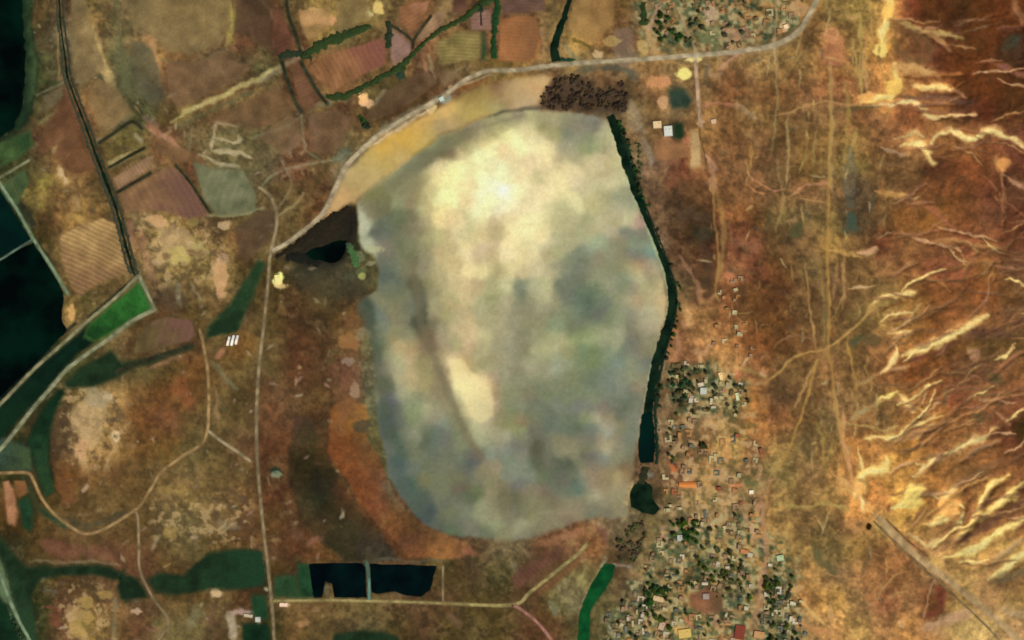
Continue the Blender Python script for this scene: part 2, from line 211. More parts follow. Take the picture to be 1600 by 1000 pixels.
# salt crust survey of the dry lake: easting, northing, colour
CRUST = """
590 305 84804f 600 312 7a7850 622 315 9a9a6c 640 312 948660 655 305 a09660 668 305 d8c888 690 308 ffffae 705 312 ffffae 660 325 aaa872 668 325 d8c482 690 325 fbe89a 625 335 727854 645 337 7c7454 595 325 74704e 580 330 88805c 567 343 c0c098 600 350 6c7258 620 355 6c7050 650 350 8c8260 665 345 b8ac78 685 340 fbe298 705 340 ecd090 715 345 f0dc9c 595 365 686c58 610 362 6e745c 635 365 7e7a5a 655 365 8e845e 670 372 b4ac74 685 370 c8c07e 700 370 ccb880 715 370 e8d698 600 375 707460 625 380 767a58 645 380 868660 580 388 b6b890 600 384 94826a 640 392 7a7c56 665 390 9a9468 685 390 ccb67e 705 388 c6b47c 610 395 7a785c
600 405 70725c 630 410 84845e 645 408 7a7050 660 410 98906c 690 410 d0bc80 715 405 d0bc7e 615 415 747a60 605 430 606a58 635 425 807a5a 660 425 928a68 680 425 bcb07a 710 425 d8c488 620 440 6c745c 650 440 5e5c3e 670 440 989060 690 440 b8ac78 715 445 d8c68c 610 455 74785a 630 460 7a7c58 655 455 646448 675 460 9a9066 705 460 bcb27a 600 475 86845f 620 475 84825c 640 475 767a5e 655 470 646450 680 475 aca474 705 475 c0ac74 575 490 46503c 595 490 78806c 615 490 8a845e 635 490 807e60 657 493 4c503c 680 490 a89c70 700 492 a8a068 715 495 c4b684
575 505 48543e 600 512 7e8466 620 515 928c62 635 520 8c8c64 655 505 4e503c 662 520 6a6044 680 510 7c7654 695 515 aa9e74 715 515 ccb884 580 525 585840 595 530 7c8464 610 528 92885a 640 535 a09468 665 528 846c48 690 530 aa9c76 710 530 b0a872 590 545 545e42 605 550 8c8a62 625 545 c8b07a 640 548 b49860 660 545 8c7c5c 672 545 7e664a 690 545 a89870 590 560 60644c 610 560 a8a878 625 562 bcb480 640 560 c8b080 660 562 94885a 680 560 a89a6c 694 557 b4a070 702 566 fae0a4 715 575 f8dc98 595 575 666450 605 575 9c9470 625 575 bab482 645 575 c0ae78 665 575 9c9260 685 577 92845a 695 580 a08e68 710 590 fae4a0 625 590 b4aa7c 645 590 c4ae7a 665 590 a69a66 690 592 94845e 718 598 fff4ac
593 605 646446 605 605 60664a 590 620 848062 600 630 525c4c 610 622 686868 625 610 a8a47a 645 605 c0b07a 660 605 a89a66 685 605 90845e 698 610 90845e 715 605 fff0a6 630 620 a6a87c 655 620 90906a 680 620 98906a 700 625 948a62 713 622 c8c08c 590 640 5c6856 605 645 50584a 620 640 6e705c 635 640 8c946c 650 640 949a6c 668 640 b0ac7c 685 645 9c9672 705 640 928c64 720 640 b6ae7a 590 660 5a6454 606 658 4e5850 625 655 6c705c 640 652 82905f 660 660 90906c 680 655 9a9474 695 665 90987e 710 660 84845e 600 675 585c50 615 675 4c5844 630 675 7e8064 645 678 969874 665 675 6e7656 680 672 6c7660 695 678 6e7060 710 680 7e8460 620 690 50604c 640 690 767a5a 665 690 60664e 680 688 6c7864 700 690 767464 715 692 848a62 605 700 787a68 630 705 56644e 650 710 767a5a 680 710 6e745c 700 710 74785c 625 725 50625a 645 728 6e7460 670 725 74785a 695 728 787a5c 612 735 6c7468
725 365 d8cc90 740 370 e4d290 757 365 e0ca8c 778 365 c4b27a 800 365 fdeaa4 820 365 fdf2ac 845 365 fdeaa4 870 370 c4bc8a 730 385 ecd894 750 390 dac498 770 385 dcc692 800 380 feeaa6 830 385 eee0a0 855 380 d8cc98 870 390 b2b07a 727 395 fae6aa 750 400 d0ba86 768 397 c8b67c 790 395 f8e6a8 815 400 f0de9a 835 400 e6d49a 860 398 bcb07c 735 420 fce6a0 755 420 ecdc98 775 425 bcae76 795 420 ecdc98 815 425 d2c08a 840 420 dacc96 860 425 beb282 725 445 dec48a 745 448 c8b27e 770 450 b4ae78 790 445 d2cc92 815 450 848a6a 835 450 b8b486 850 448 c4be86 875 450 7c8264 878 420 9a9a76
885 265 f0dc9c 900 270 ecd8a0 920 270 d2c48c 945 268 cabc86 965 268 c4b682 975 275 cac890 885 290 fae8a4 905 290 e6d4a0 925 290 ccc28c 955 285 d8cc94 975 300 9e9c74 890 305 ece09c 920 305 d0c48c 945 310 b6ae7a 962 310 a8aa80 985 315 a0a07a 900 320 ece2a0 890 330 c6be86 930 320 c6bc80 945 330 c0b684 965 330 c0b48a 985 340 ccc690 1000 345 bc9880 890 345 bcb280 915 345 b2ae7a 940 350 c8be8c 960 345 bcb27c
735 648 dccb92 750 655 ccc490 765 655 c4b48c 725 665 8c8a60 745 670 c0bc88 762 672 b4ac80 780 660 908a5e 795 658 90905e 812 658 94805a 800 672 989860 830 655 7c7c58 860 650 727a60 727 690 8a8a64 745 685 b0b080 760 692 a4a67a 775 690 a89e76 790 685 aca884 810 680 949a68 835 675 74725c 865 670 6e7860 740 708 74685a 765 705 868e74 785 705 868a74 805 695 7c7868 820 690 7c7a62 838 700 5a5a40 855 695 72725c 870 695 8a8660 735 720 5c6458 770 725 9a8c6a 795 720 7e8868 815 715 8a8a70 838 725 5c6044 855 720 74725c 872 722 586048 730 735 707260 755 735 928862 800 735 888e72 825 730 80886a 725 708 747a60
645 760 4e6452 660 755 7a7852 690 755 787a58 720 745 767854 750 745 78785c 765 750 928c62 785 755 847a56 798 745 888c70 660 775 566050 680 770 76785a 722 760 706650 728 778 626a4c 745 765 6e764e 765 775 948c66 790 775 787250 668 800 485450 690 795 6e725a 720 790 7a7a60 750 795 94946c 770 800 908a64 790 790 7a7654 652 795 566450 700 806 7a7c54 725 805 828866 755 810 98986e 775 820 9a9c70 690 818 5e6452 715 815 6e705a 735 825 7c7c62 760 832 707658 785 832 8a865e 705 830 627050 795 805 888262 630 765 5c6858
700 228 7e7c58 690 243 605838 705 238 826c4c 715 215 8c8458 730 212 8c7c5c 745 203 968a68 727 225 968c5c 735 228 d0c484 720 240 f0dc98 745 215 a89a6c 760 205 a8a06c 760 220 f0dc92 780 205 cfc47e 790 215 fef2a2 750 245 fffeb4 770 235 fffab0 700 260 fff6a6 715 265 fffcaa 735 262 f6eca4 785 235 f6da9a 800 215 fffdb2 810 230 fffdb2 825 210 f8e49e 835 225 f8ecac 800 250 f4dfa0 825 255 f4dca2 785 265 feffc0 770 262 f8eeac 800 190 b2a874 815 200 e6d898 830 200 d8cc90 830 185 b8b078 780 192 a0986a 810 180 968c70 692 258 e8d098 685 228 8a8c64 665 250 7c7a58 650 262 848460 640 280 8c8862 660 280 989060 672 275 d0c084 685 280 fbe89c 700 285 fff8a8 672 295 ccbc7e 615 290 8c8a60 635 295 908a60 650 290 988e62
850 182 a89e70 850 198 98925c 865 190 b0a676 885 195 94906a 900 200 92886a 915 190 8c8a6c 925 185 8a8470 933 195 78705c 945 200 b6ae80 890 212 868c6c 905 215 9a9676 920 215 8c9068 940 215 bcb684 955 215 bcb880 850 215 e0ce96 865 212 a49c66 845 230 ffeca6 860 235 f4e2a0 880 230 aca47c 895 232 b0aa82 912 230 90945f 925 228 9ea674 940 230 a8a070 955 230 c4b68c 965 232 ccc484 880 245 b8aa7c 900 245 b2aa7a 920 250 c8bc84 935 252 dcc896 955 252 c4b47c 970 252 cac890 850 260 fae4a4 875 255 d8c48c 890 262 f4e2a0 920 262 dcca92
728 270 fff8b0 735 290 f8e0a0 725 300 fff2a6 750 285 feffb4 765 290 ffffc8 785 300 ffffdc 790 275 ffffbc 800 275 f4e2a2 815 275 fee8a8 840 275 d4c88c 855 275 f2dea0 870 280 feeca6 730 315 f6dc9c 750 310 ffffc0 770 315 feffb8 790 315 ffffc8 805 305 ffffb8 815 310 f4e2a6 840 300 fbe6a8 865 305 feeaa8 730 335 dccf90 745 330 fffebc 760 330 fffab0 780 328 f4e8b8 795 320 ffeeb2 815 325 f6e4a8 840 325 fae8aa 860 330 e0d498 875 330 ccc68a 735 352 d4ca8c 755 345 eedc9c 772 345 d8c290 775 355 c8b480 795 345 f0dc9e 820 350 fdf0aa 840 345 fdf0aa 855 350 e4d898 872 350 c6bc84
890 370 b8b27c 910 370 b2ae7e 930 365 bcb07c 955 363 c2b68e 965 375 a89c76 980 365 86866e 1000 370 848268 890 382 b0a87c 930 378 aab484 940 380 a8b48a 955 388 98a076 970 385 8c8862 990 382 909a74 1010 385 94a07c 905 395 808668 920 392 9ca282 945 395 9c9c74 965 392 90885f 990 397 767a6c 1010 395 788c74 1020 398 7c9c88 895 405 868c6a 912 405 7a8060 935 408 94886a 960 405 969470 985 405 8a8462 1005 408 a08468 890 420 7e8468 905 418 7e8066 925 420 94926e 945 420 92946c 968 418 8c8a62 985 420 b4a874 995 420 c0a064 1010 418 aa9470 1025 415 b0a47c 890 440 7a7e66 905 440 74765c 920 440 90946c 940 435 9c9c74 960 440 9c9a76 975 435 84906c 990 430 b0b488 1000 432 ccc490 1015 435 a4986e 890 455 747860 910 455 687a5c 930 452 6c7a5c 942 450 848a62 955 450 9c9c78 975 450 889068 990 450 988c70 1003 450 b8b07a 1018 450 b2aa78 1030 450 c8b47c
888 468 7c7e66 905 470 6c7a62 918 472 5c6c54 935 470 748062 945 475 747a64 960 470 98996f 975 472 a09c74 985 475 b0a67c 1000 472 b89e70 1012 475 b2ac7e 1028 470 d0b47c 890 485 88906a 905 485 748064 920 490 667058 935 492 6c7060 955 490 828a64 975 490 969a76 990 495 908e70 1000 490 b0a480 1015 492 c0bc8c 1030 490 c8b480 888 505 7e8260 905 505 7c8464 925 505 808864 950 505 848a62 970 505 92986e 990 510 8a866a 1010 508 b4a880 1028 505 beb084 890 520 7c825c 910 520 8c945f 930 522 a0a470 945 520 a4a478 965 520 a4a67a 973 522 aeac84 992 520 86805f 1010 520 a89e7a 885 535 bcb47e 900 532 94a068 920 530 a0aa74 940 530 9ea078 965 532 a0a076 990 532 727260 1005 530 928c68 1015 535 948e66 890 550 9c9a68 910 550 7c8a62 930 548 788658 950 550 8a9470 975 550 808c6e 990 548 827e68 1010 550 8c8662
732 470 dac48a 750 475 b4b07c 775 470 a8a670 795 468 bcb484 815 470 808464 835 470 a4a074 848 465 ccc490 865 470 a09a70 730 485 c2ae7a 752 485 b6ae80 775 485 a8a070 790 480 b4a880 805 485 9c9870 825 485 948e68 845 482 a09a74 870 485 8e8e68 730 505 ccb680 755 505 b4aa7a 780 510 b2a97a 805 505 9e9a74 825 505 949068 850 505 949068 870 508 909c72 730 522 dabf88 740 522 e0c890 755 525 c2ba82 780 525 aca278 800 525 a49e78 820 525 908e68 845 525 9c9a6e 870 527 b0b07c 735 540 ccb080 755 545 b8ae7c 780 545 aaa278 800 545 a09c7a 818 545 8a8660 840 545 b2ae7e 850 543 bcb880 870 540 b8b280
730 558 c0a878 745 560 bcb27e 765 560 a69e6e 785 560 a69c74 805 562 9c9874 830 560 a4a478 850 558 a4a474 870 560 a0a27c 728 568 b89c62 722 575 fbe0a0 738 577 c0a86c 750 575 9e9a68 765 575 aaa678 790 580 a4a078 805 580 948c68 835 575 aaa47c 850 580 a09c74 868 577 a8ac88 735 590 fee4a4 750 590 fae0a0 765 588 c0a276 785 590 a09a76 810 590 90906c 840 590 94946e 735 605 fcfea8 750 602 fbe4a2 762 602 f8d898 774 605 b89c70 790 605 9a9a72 815 605 8c8c66 845 608 808462 870 600 868864 725 612 fbeca8 740 615 f4dea0 765 612 e0c88c 778 616 988458 800 615 8c8c64 825 615 888060 855 615 808660 735 630 e4d498 755 632 ccc28c 772 628 d8bc90 790 630 90946a 810 632 888a6a 840 630 7a7e62 870 630 80866a 760 643 c8bc90 778 640 a08a64 795 643 82885c 830 645 787e60
885 570 9a9c74 905 570 828c64 925 568 7e8a5a 945 565 84906c 965 568 84907a 985 570 92946e 1000 570 8e9074 1010 568 707460 895 590 84885f 915 588 78825f 930 590 747e62 950 585 7e8870 965 588 8a9072 985 585 949470 1000 590 8e8c68 905 605 828864 930 605 7c846a 955 600 808672 975 605 8a9074 997 605 968868 890 620 7c8460 925 618 848c64 950 615 7c8468 975 620 868e74 990 622 747860 900 635 808270 920 632 848470 945 635 867a66 965 632 767a62 980 632 666e54 1000 630 7c7e62 895 650 747c60 915 652 8c9064 935 652 b0a882 950 650 988c68 970 645 6c7058 988 648 84866c
890 668 707a60 904 672 5c684e 920 668 76826a 945 664 aaa080 945 675 9ca286 970 668 8c8660 980 675 7c8268 870 688 868060 890 690 908662 905 685 868268 920 685 7e7a6a 940 688 948260 960 688 968a6a 985 690 80846a 942 695 b4ae84 950 695 bcb080 918 698 7c7c54 970 698 8a8668 875 705 94906c 895 700 8e8a66 918 712 706c5c 935 712 84846e 945 715 868c7c 965 712 90906a 985 710 7c7c5c 885 725 586048 905 722 868460 930 725 887c60 955 725 928862 978 728 806a4c 875 740 686a54 895 735 6c7458 915 738 968c6a 930 745 9a8460 950 742 94845c 962 748 b4a06a 980 742 947c50 870 752 746e5c 900 752 66705a 970 755 a8986e
815 748 84886e 830 745 828a70 810 758 74726a 845 745 6c7450 860 750 66705a 880 748 706c58 915 752 8c9078 925 752 a08a68 945 755 8c8058 820 768 8c8060 835 768 908664 850 765 806e58 865 762 70765a 885 765 747a60 905 762 607860 920 772 8a8664 928 777 c0b68c 945 768 a09068 965 775 9a9068 808 780 686848 825 785 84805c 845 785 88825c 865 785 7a7054 885 785 948c66 905 785 8c8464 925 787 84805f 945 785 9c9470 968 790 948a64 810 800 78785a 830 802 888258 855 802 908a64 880 800 9a8c68 905 800 948664 925 797 7c7c60 945 800 80785c 812 820 9c9a72 835 820 969068 855 822 8c8260 870 815 8c8460 885 812 806c54 820 834 8c8868 840 835 7a7454
""".split()
CRUST = [(float(CRUST[k]), float(CRUST[k + 1]), np.sqrt(h3(CRUST[k + 2]))) for k in range(0, len(CRUST), 3)]
px_ = np.array([p[0] for p in PT], float); py_ = np.array([p[1] for p in PT], float)
pc_ = np.sqrt(np.array([p[2] for p in PT]))       # blend in square-root space
pid = np.zeros(len(PT), int)
for k, R in enumerate(regions):
    pid[inside(px_, py_, R)] = k + 1
pw_ = np.array([1.0] * 1000 + [1.6] * len(extra))
psg = np.array([16.0] * 1000 + [10.5] * len(extra))

# ground colour field, each region blended only from its own samples; borders wander a little
WX = GX + 7 * fbm(GX, GY, 34, 3, 3) ; WY = GY + 7 * fbm(GX, GY, 34, 3, 4)
WX = WX + 2.2 * fbm(GX, GY, 7, 2, 5); WY = WY + 2.2 * fbm(GX, GY, 7, 2, 6)
CX = np.clip(WX, 0, 1600); CY = np.clip(WY, 0, 1000)
DX = CX - GX; DY = CY - GY
def blend(ids, iswin):
    num = np.zeros(GX.shape + (3,)); den = np.full(GX.shape, 1e-12)
    for k in np.nonzero(ids)[0]:
        s = psg[k]; r = 110
        w = window(px_[k] - r - 12, px_[k] + r + 12, py_[k] - r - 12, py_[k] + r + 12) if iswin else None
        if w is None: continue
        r2 = (CX[w] - px_[k]) ** 2 + (CY[w] - py_[k]) ** 2
        g = pw_[k] * np.exp(-r2 / (2 * s * s)) + 2e-4 * np.exp(-r2 / (2 * 34.0 ** 2))
        num[w] += g[..., None] * pc_[k]; den[w] += g
    return num / den[..., None]
C = blend(pid == 0, True)
# samples beside a region do not feed the land; far outside the map, the nearest edge soil goes on
LW = {}
for k, R in enumerate(regions):
    xs_ = [p[0] for p in R]; ys_ = [p[1] for p in R]
    w = window(min(xs_) - 10, max(xs_) + 10, min(ys_) - 10, max(ys_) + 10)
    num = np.zeros(GX[w].shape + (3,)); den = np.full(GX[w].shape, 1e-12)
    if k == 0: src = [(x_, y_, c_, 1.0, 7.6) for x_, y_, c_ in CRUST]
    else: src = [(px_[q], py_[q], pc_[q], pw_[q], psg[q] * 1.1) for q in np.nonzero(pid == k + 1)[0]]
    for x_, y_, c_, w_, s in src:
        u = (slice(None), slice(None))
        if k == 0:                       # only the neighbourhood of the sample
            j0, i0 = w[0].start, w[1].start
            w2 = window(x_ - 90, x_ + 90, y_ - 90, y_ + 90)
            u = (slice(max(w2[0].start - j0, 0), max(w2[0].stop - j0, 0)), slice(max(w2[1].start - i0, 0), max(w2[1].stop - i0, 0)))
        fx = .5 if k == 0 else 1.0      # the crust is mapped closely: little wander
        gx_ = GX[w][u] + DX[w][u] * fx; gy_ = GY[w][u] + DY[w][u] * fx
        r2 = (gx_ - x_) ** 2 + (gy_ - y_) ** 2
        g = w_ * np.exp(-r2 / (2 * s * s)) + 2e-4 * np.exp(-r2 / (2 * 50.0 ** 2)) + 1e-9
        num[u] += g[..., None] * c_; den[u] += g
    col = num / den[..., None]
    d = sdist(GX[w] + (WX - GX)[w] * 0.35, GY[w] + (WY - GY)[w] * 0.35, R)
    soft = (4.0, 7.0, 3.5, 5.0)[k]
    m = smooth(soft, -soft, d)[..., None]
    C[w] = C[w] * (1 - m) + col * m
    LW[k] = (w, m[..., 0])
_ix = np.clip(np.searchsorted(XS, np.clip(XS, 2, 1598)), 0, len(XS) - 1)
_iy = np.clip(np.searchsorted(YS, np.clip(YS, 2, 998)), 0, len(YS) - 1)
C = C[np.ix_(_iy, _ix)]
lake_m = np.zeros(GX.shape); lake_m[LW[0][0]] = LW[0][1]
beach_m = np.zeros(GX.shape); beach_m[LW[1][0]] = LW[1][1]
pan = np.clip(lake_m + beach_m, 0, 1)
red_m = np.zeros(GX.shape); red_m[LW[2][0]] = LW[2][1]
dark_m = np.zeros(GX.shape); dark_m[LW[3][0]] = LW[3][1]
plainer = np.clip(red_m + dark_m * .8 + .45 * smooth(560, 480, GX) * smooth(470, 540, GY), 0, 1)
hill = smooth(1345, 1470, GX + 30 * fbm(GX, GY, 90, 3, 41))
hill = hill * (1 - 0.75 * smooth(0, 150, GY - (0.68 * (GX - 1370) + 830)))

# ------------------------------------------------------------------ painting soils on the colour field
def warm(c):
    """the same soil with a little more iron in it"""
    v_ = [int(ch, 16) * 17 for ch in c]
    return '%02x%02x%02x' % (v_[0], int(v_[1] * .94), int(v_[2] * .86))
def seg_dist_t(X, Y, L):
    d2 = np.full(X.shape, 1e18); tt = np.zeros(X.shape); n = len(L) - 1
    for i in range(n):
        a = L[i]; vx, vy = L[i + 1] - a
        t = np.clip(((X - a[0]) * vx + (Y - a[1]) * vy) / (vx * vx + vy * vy + 1e-9), 0, 1)
        q = (X - a[0] - t * vx) ** 2 + (Y - a[1] - t * vy) ** 2
        k = q < d2
        d2 = np.where(k, q, d2); tt = np.where(k, (i + t) / n, tt)
    return np.sqrt(d2), tt
def stroke(pts, width, col, a=1.0, soft=2.0, wob=1.2, taper=0.0):
    """a soft-edged streak of soil; taper thins it out towards its ends"""
    L = spline(pts, 6.0)
    wm = max(width) if isinstance(width, (list, tuple)) else width
    pad = wm * 1.2 + soft + 8
    w = window(L[:, 0].min() - pad, L[:, 0].max() + pad, L[:, 1].min() - pad, L[:, 1].max() + pad)
    X = GX[w] + wob * (WX - GX)[w] * 0.25; Y = GY[w] + wob * (WY - GY)[w] * 0.25
    d, t = seg_dist_t(X, Y, L)
    hw = wm * 0.5 * (0.85 + 0.45 * fbm(GX[w], GY[w], 13, 2, 61) * min(1, wob)) + 0.35 * soft
    aa = a
    if taper:
        e = np.clip(np.minimum(t, 1 - t) / taper, 0, 1)
        hw = hw * (0.5 + 0.5 * e); aa = a * (0.55 + 0.45 * e)
    u_ = d / np.maximum(hw, .6)
    m = (np.exp(-u_ ** 4 * 0.8) * 0.7 + np.exp(-u_ ** 2 * 0.7) * 0.3) * aa
    m = m * (1 + 0.25 * fbm(GX[w], GY[w], 8, 2, 62) * min(1, wob))
    m = np.clip(m, 0, 1)[..., None]
    C[w] = C[w] * (1 - m) + np.sqrt(h3(col)) * m
def blob(x, y, rx, ry, col, a=1.0, ang=0.0, rough=0.35):
    r = max(rx, ry) * 1.9 + 4
    w = window(x - r, x + r, y - r, y + r)
    dx = GX[w] - x; dy = GY[w] - y
    c, s = math.cos(math.radians(ang)), math.sin(math.radians(ang))
    u = (dx * c - dy * s) / rx; v = (dx * s + dy * c) / ry
    d = np.sqrt(u * u + v * v) + rough * fbm(GX[w], GY[w], max(5, min(rx, ry)), 3, int(x * 7 + y))
    m = (smooth(1.18, 0.78, d) * a)[..., None]
    C[w] = C[w] * (1 - m) + np.sqrt(h3(col)) * m
def patch(poly, col, a=1.0, soft=2.5):
    P = np.array(poly, float)
    w = window(P[:, 0].min() - 10, P[:, 0].max() + 10, P[:, 1].min() - 10, P[:, 1].max() + 10)
    d = sdist(GX[w] + (WX - GX)[w] * 0.3, GY[w] + (WY - GY)[w] * 0.3, poly)
    m = (smooth(soft, -soft, d) * a)[..., None]
    C[w] = C[w] * (1 - m) + np.sqrt(h3(col)) * m

# soils keep to the palette of the place: brown to straw on the farmland, redder in the hills, khaki to cream on the salt crust
def ramp(stops, v):
    xs_ = [q[0] for q in stops]; cs_ = np.array([q[1] for q in stops], float) / 255.0
    return np.stack([np.interp(v, xs_, cs_[:, k]) for k in range(3)], -1)
def lum(c): return c[..., 0] * .35 + c[..., 1] * .5 + c[..., 2] * .15
def tos(c):                      # sqrt base colour -> display value
    l_ = np.clip(c * c * K, 0, 1); return np.where(l_ <= .0031308, l_ * 12.92, 1.055 * l_ ** (1 / 2.4) - .055)
def froms(d): return np.sqrt(lin(np.clip(d, 0, 1)) / K)
D = tos(C); v = lum(D)
R_WEST = ramp([(.1, (26, 30, 18)), (.2, (62, 52, 32)), (.35, (110, 89, 55)), (.5, (156, 127, 78)), (.7, (214, 176, 106)), (.9, (250, 226, 150))], v)
R_EAST = ramp([(.1, (36, 26, 14)), (.22, (84, 56, 32)), (.35, (126, 86, 48)), (.5, (176, 124, 66)), (.68, (232, 174, 88)), (.85, (255, 220, 116))], v)
e_ = smooth(1080, 1420, GX)[..., None]
R_LAND = R_WEST * (1 - e_) + R_EAST * e_
lm = lake_m[..., None]
ld = ((1 - pan) * (1 - .5 * red_m))[..., None] * .42
D = D * (1 - ld) + R_LAND * ld
# survey calibration: soil samples re-read in the field, as factors per channel
CAL = [(280,85,.80,.84,.85),(260,625,.90,.94,.90),(660,978,.68,.70,.66),(1540,125,.80,.80,.88),(1450,760,.85,.86,.86),(320,750,.80,.76,.73),(480,700,.78,.84,.84),(500,490,.76,.77,.78),(120,860,.77,.77,.74),(1120,690,1.08,1.06,1.04),(1300,740,.90,.86,.82),(1520,900,1.0,1.05,1.08),(1470,605,.99,1.09,1.06),(1400,905,1.08,1.14,1.16),(1240,225,.76,.72,.72),(450,610,.88,.94,.86),(570,685,.84,.95,.97),(450,80,.86,.88,.86),(100,350,.86,.86,.84),(150,950,.88,.86,.82),(330,830,.91,.89,.85),(480,950,.78,.84,.78),(1100,700,.98,.98,.98),(1150,400,.80,.76,.75),(1250,600,.81,.77,.75),(1300,920,.99,1.0,.98),(1500,350,.94,1.0,1.05),(800,950,.80,.86,.82),(950,60,.95,.97,.96),(1150,130,.84,.80,.78),(1350,60,.98,.98,.98),(1560,780,.84,.86,.86)]
cn = np.zeros(GX.shape + (3,)); cd = np.full(GX.shape, 1e-9)
for x_, y_, r_, g_, b_ in CAL:
    q_ = np.exp(-((np.clip(GX, 0, 1600) - x_) ** 2 + (np.clip(GY, 0, 1000) - y_) ** 2) / (2 * 150.0 ** 2)) + 1e-7
    cn += q_[..., None] * np.array((r_, g_, b_)); cd += q_
D = D * (1 + (1 - pan)[..., None] * np.array((.02, -.018, -.02)))
D = D * lm + (1 - lm) * np.clip((D * (cn / cd[..., None] * (1 - beach_m[..., None]) + np.array((.99, .95, .94)) * beach_m[..., None]) - .38) * 1.14 + .38, 0.02, 1)
# mottling: straw, clods and bare spots on the farmland; damp stains on the lake bed; stony hills
n1 = fbm(GX, GY, 13, 4, 21, 0.62); n2 = fbm(GX, GY, 24, 4, 22, 0.6); n3 = fbm(GX, GY, 4.5, 2, 23); n4 = fbm(GX, GY, 8, 3, 24, .6)
n1 = .55 * n1 + .45 * np.tanh(3.2 * n1); n4 = np.tanh(2.5 * n4) * .8; n2 = .5 * n2 + .5 * np.tanh(2.4 * n2)
amp = 0.20 * (1 - pan) * (1 - 0.35 * hill) * (1 - .45 * plainer) + 0.02 * lake_m + 0.03 * beach_m
D = D * (1 + amp * (n1 + 0.6 * n3))[..., None]
straw = (np.clip(n2 + .6 * n4 - .35, 0, 1) * (1 - pan) * (1 - .8 * hill) * (1 - .7 * plainer) * (1 - .45 * smooth(1050, 1150, GX)) * 0.36)[..., None]
D = D * (1 - straw) + np.array([176, 142, 90]) / 255 * straw
rust = (np.clip(-n2 - 0.5 * n4 - .25, 0, 1) * (1 - pan) * (1 - .6 * plainer) * 0.40)[..., None]
D = D * (1 - rust) + np.array([86, 62, 36]) / 255 * rust
weed = (np.clip(fbm(GX, GY, 11, 3, 27) - .35, 0, 1) * (1 - pan) * smooth(1100, 800, GX) * (1 - plainer) * 0.28)[..., None]
D = D * (1 - weed) + np.array([74, 78, 46]) / 255 * weed
D = D * (1 + lm * np.array((0, .0, .035)))
D = D * (1 + lm * (.015 * n3 + .02 * n4)[..., None])
C = froms(D)

# trampled village ground: dust, refuse, gardens
VIL = [[(1046,572),(1110,570),(1170,600),(1172,645),(1085,652),(1050,630)], [(1040,812),(1110,802),(1185,800),(1240,880),(1264,1010),(940,1010),(944,960),(1000,905),(1010,860)], [(985,-10),(1270,-10),(1240,50),(1180,70),(1000,82)]]
for P_ in VIL:
    q = np.array(P_, float); w = window(q[:, 0].min() - 20, q[:, 0].max() + 20, q[:, 1].min() - 20, q[:, 1].max() + 20)
    m = smooth(10, -10, sdist(GX[w] + 1.5 * (WX - GX)[w], GY[w] + 1.5 * (WY - GY)[w], P_))
    g1 = fbm(GX[w], GY[w], 9, 3, 131); g2 = fbm(GX[w], GY[w], 7, 2, 137)
    k = (np.clip(g1 * 1.6 + .25, 0, 1) * m * .75)[..., None]; C[w] = C[w] * (1 - k) + np.sqrt(h3('564')) * k
    k = (np.clip(g2 * 1.8 - .35, 0, 1) * m * .8)[..., None]; C[w] = C[w] * (1 - k) + np.sqrt(h3('ba7')) * k
    k = (np.clip(-g2 * 1.8 - .5, 0, 1) * m * .7)[..., None]; C[w] = C[w] * (1 - k) + np.sqrt(h3('232')) * k
q = [(1040,655),(1180,640),(1196,745),(1188,800),(1030,806)]
w = window(1020, 1215, 640, 820); m = smooth(12, -12, sdist(GX[w], GY[w], q))
g1 = fbm(GX[w], GY[w], 9, 3, 141)
k = (np.clip(g1 * 1.6 - .1, 0, 1) * m * .7)[..., None]; C[w] = C[w] * (1 - k) + np.sqrt(h3('ca7')) * k
k = (np.clip(-g1 * 1.6 - .3, 0, 1) * m * .6)[..., None]; C[w] = C[w] * (1 - k) + np.sqrt(h3('553')) * k
# the bright salt flake, the dark drift line beside it and the rusty margin of the western shore
patch([(699,562),(722,561),(728,570),(738,578),(748,588),(764,600),(770,612),(772,625),(772,648),(755,662),(742,658),(730,638),(718,612),(706,585)], 'fce9a2', .5, 2.5)
stroke([(648,430),(657,500),(672,545),(692,592),(708,632),(728,676),(752,714)], 11, '786e52', .6, 4, .6)
stroke([(554,505),(552,560),(548,610),(532,670)], 30, '845a3a', .45, 8, 1.5)
stroke([(600,640),(604,690),(618,735),(640,780),(668,808)], 14, '525c4c', .45, 5, .8)
stroke([(566,478),(580,505),(588,550),(594,600),(600,640)], 11, '5a624e', .4, 5, .8)
stroke([(612,292),(650,262),(700,222),(735,206)], 13, '7a7656', .5, 6, .6)
stroke([(735,207),(775,192),(820,180)], 5, '8c8660', .5, 3, .6)
patch([(846,166),(850,140),(868,116),(905,122),(935,142),(972,132),(984,152),(974,178),(952,180),(925,174),(880,170)], '43342a', .65, 8)
# eroded spoil mounds beside the west canal: pale silt broken by dark hollows
for q in ([(205,335),(250,330),(330,345),(360,390),(356,455),(300,440),(240,450),(218,420)], [(95,600),(160,596),(190,620),(200,680),(170,735),(110,730),(92,660)], [(80,905),(170,915),(176,1010),(90,1010)], [(225,790),(390,760),(396,850),(240,850)]):
    Q = np.array(q, float); w = window(Q[:, 0].min() - 20, Q[:, 0].max() + 20, Q[:, 1].min() - 20, Q[:, 1].max() + 20)
    m = smooth(14, -14, sdist(GX[w], GY[w], q)); g1 = fbm(GX[w], GY[w], 12, 4, 151, .6)
    k = (smooth(.15, .55, g1) * m * .6)[..., None]; C[w] = C[w] * (1 - k) + np.sqrt(h3('ca7')) * k
    k = (smooth(-.25, -.6, g1) * m * .6)[..., None]; C[w] = C[w] * (1 - k) + np.sqrt(h3('543')) * k
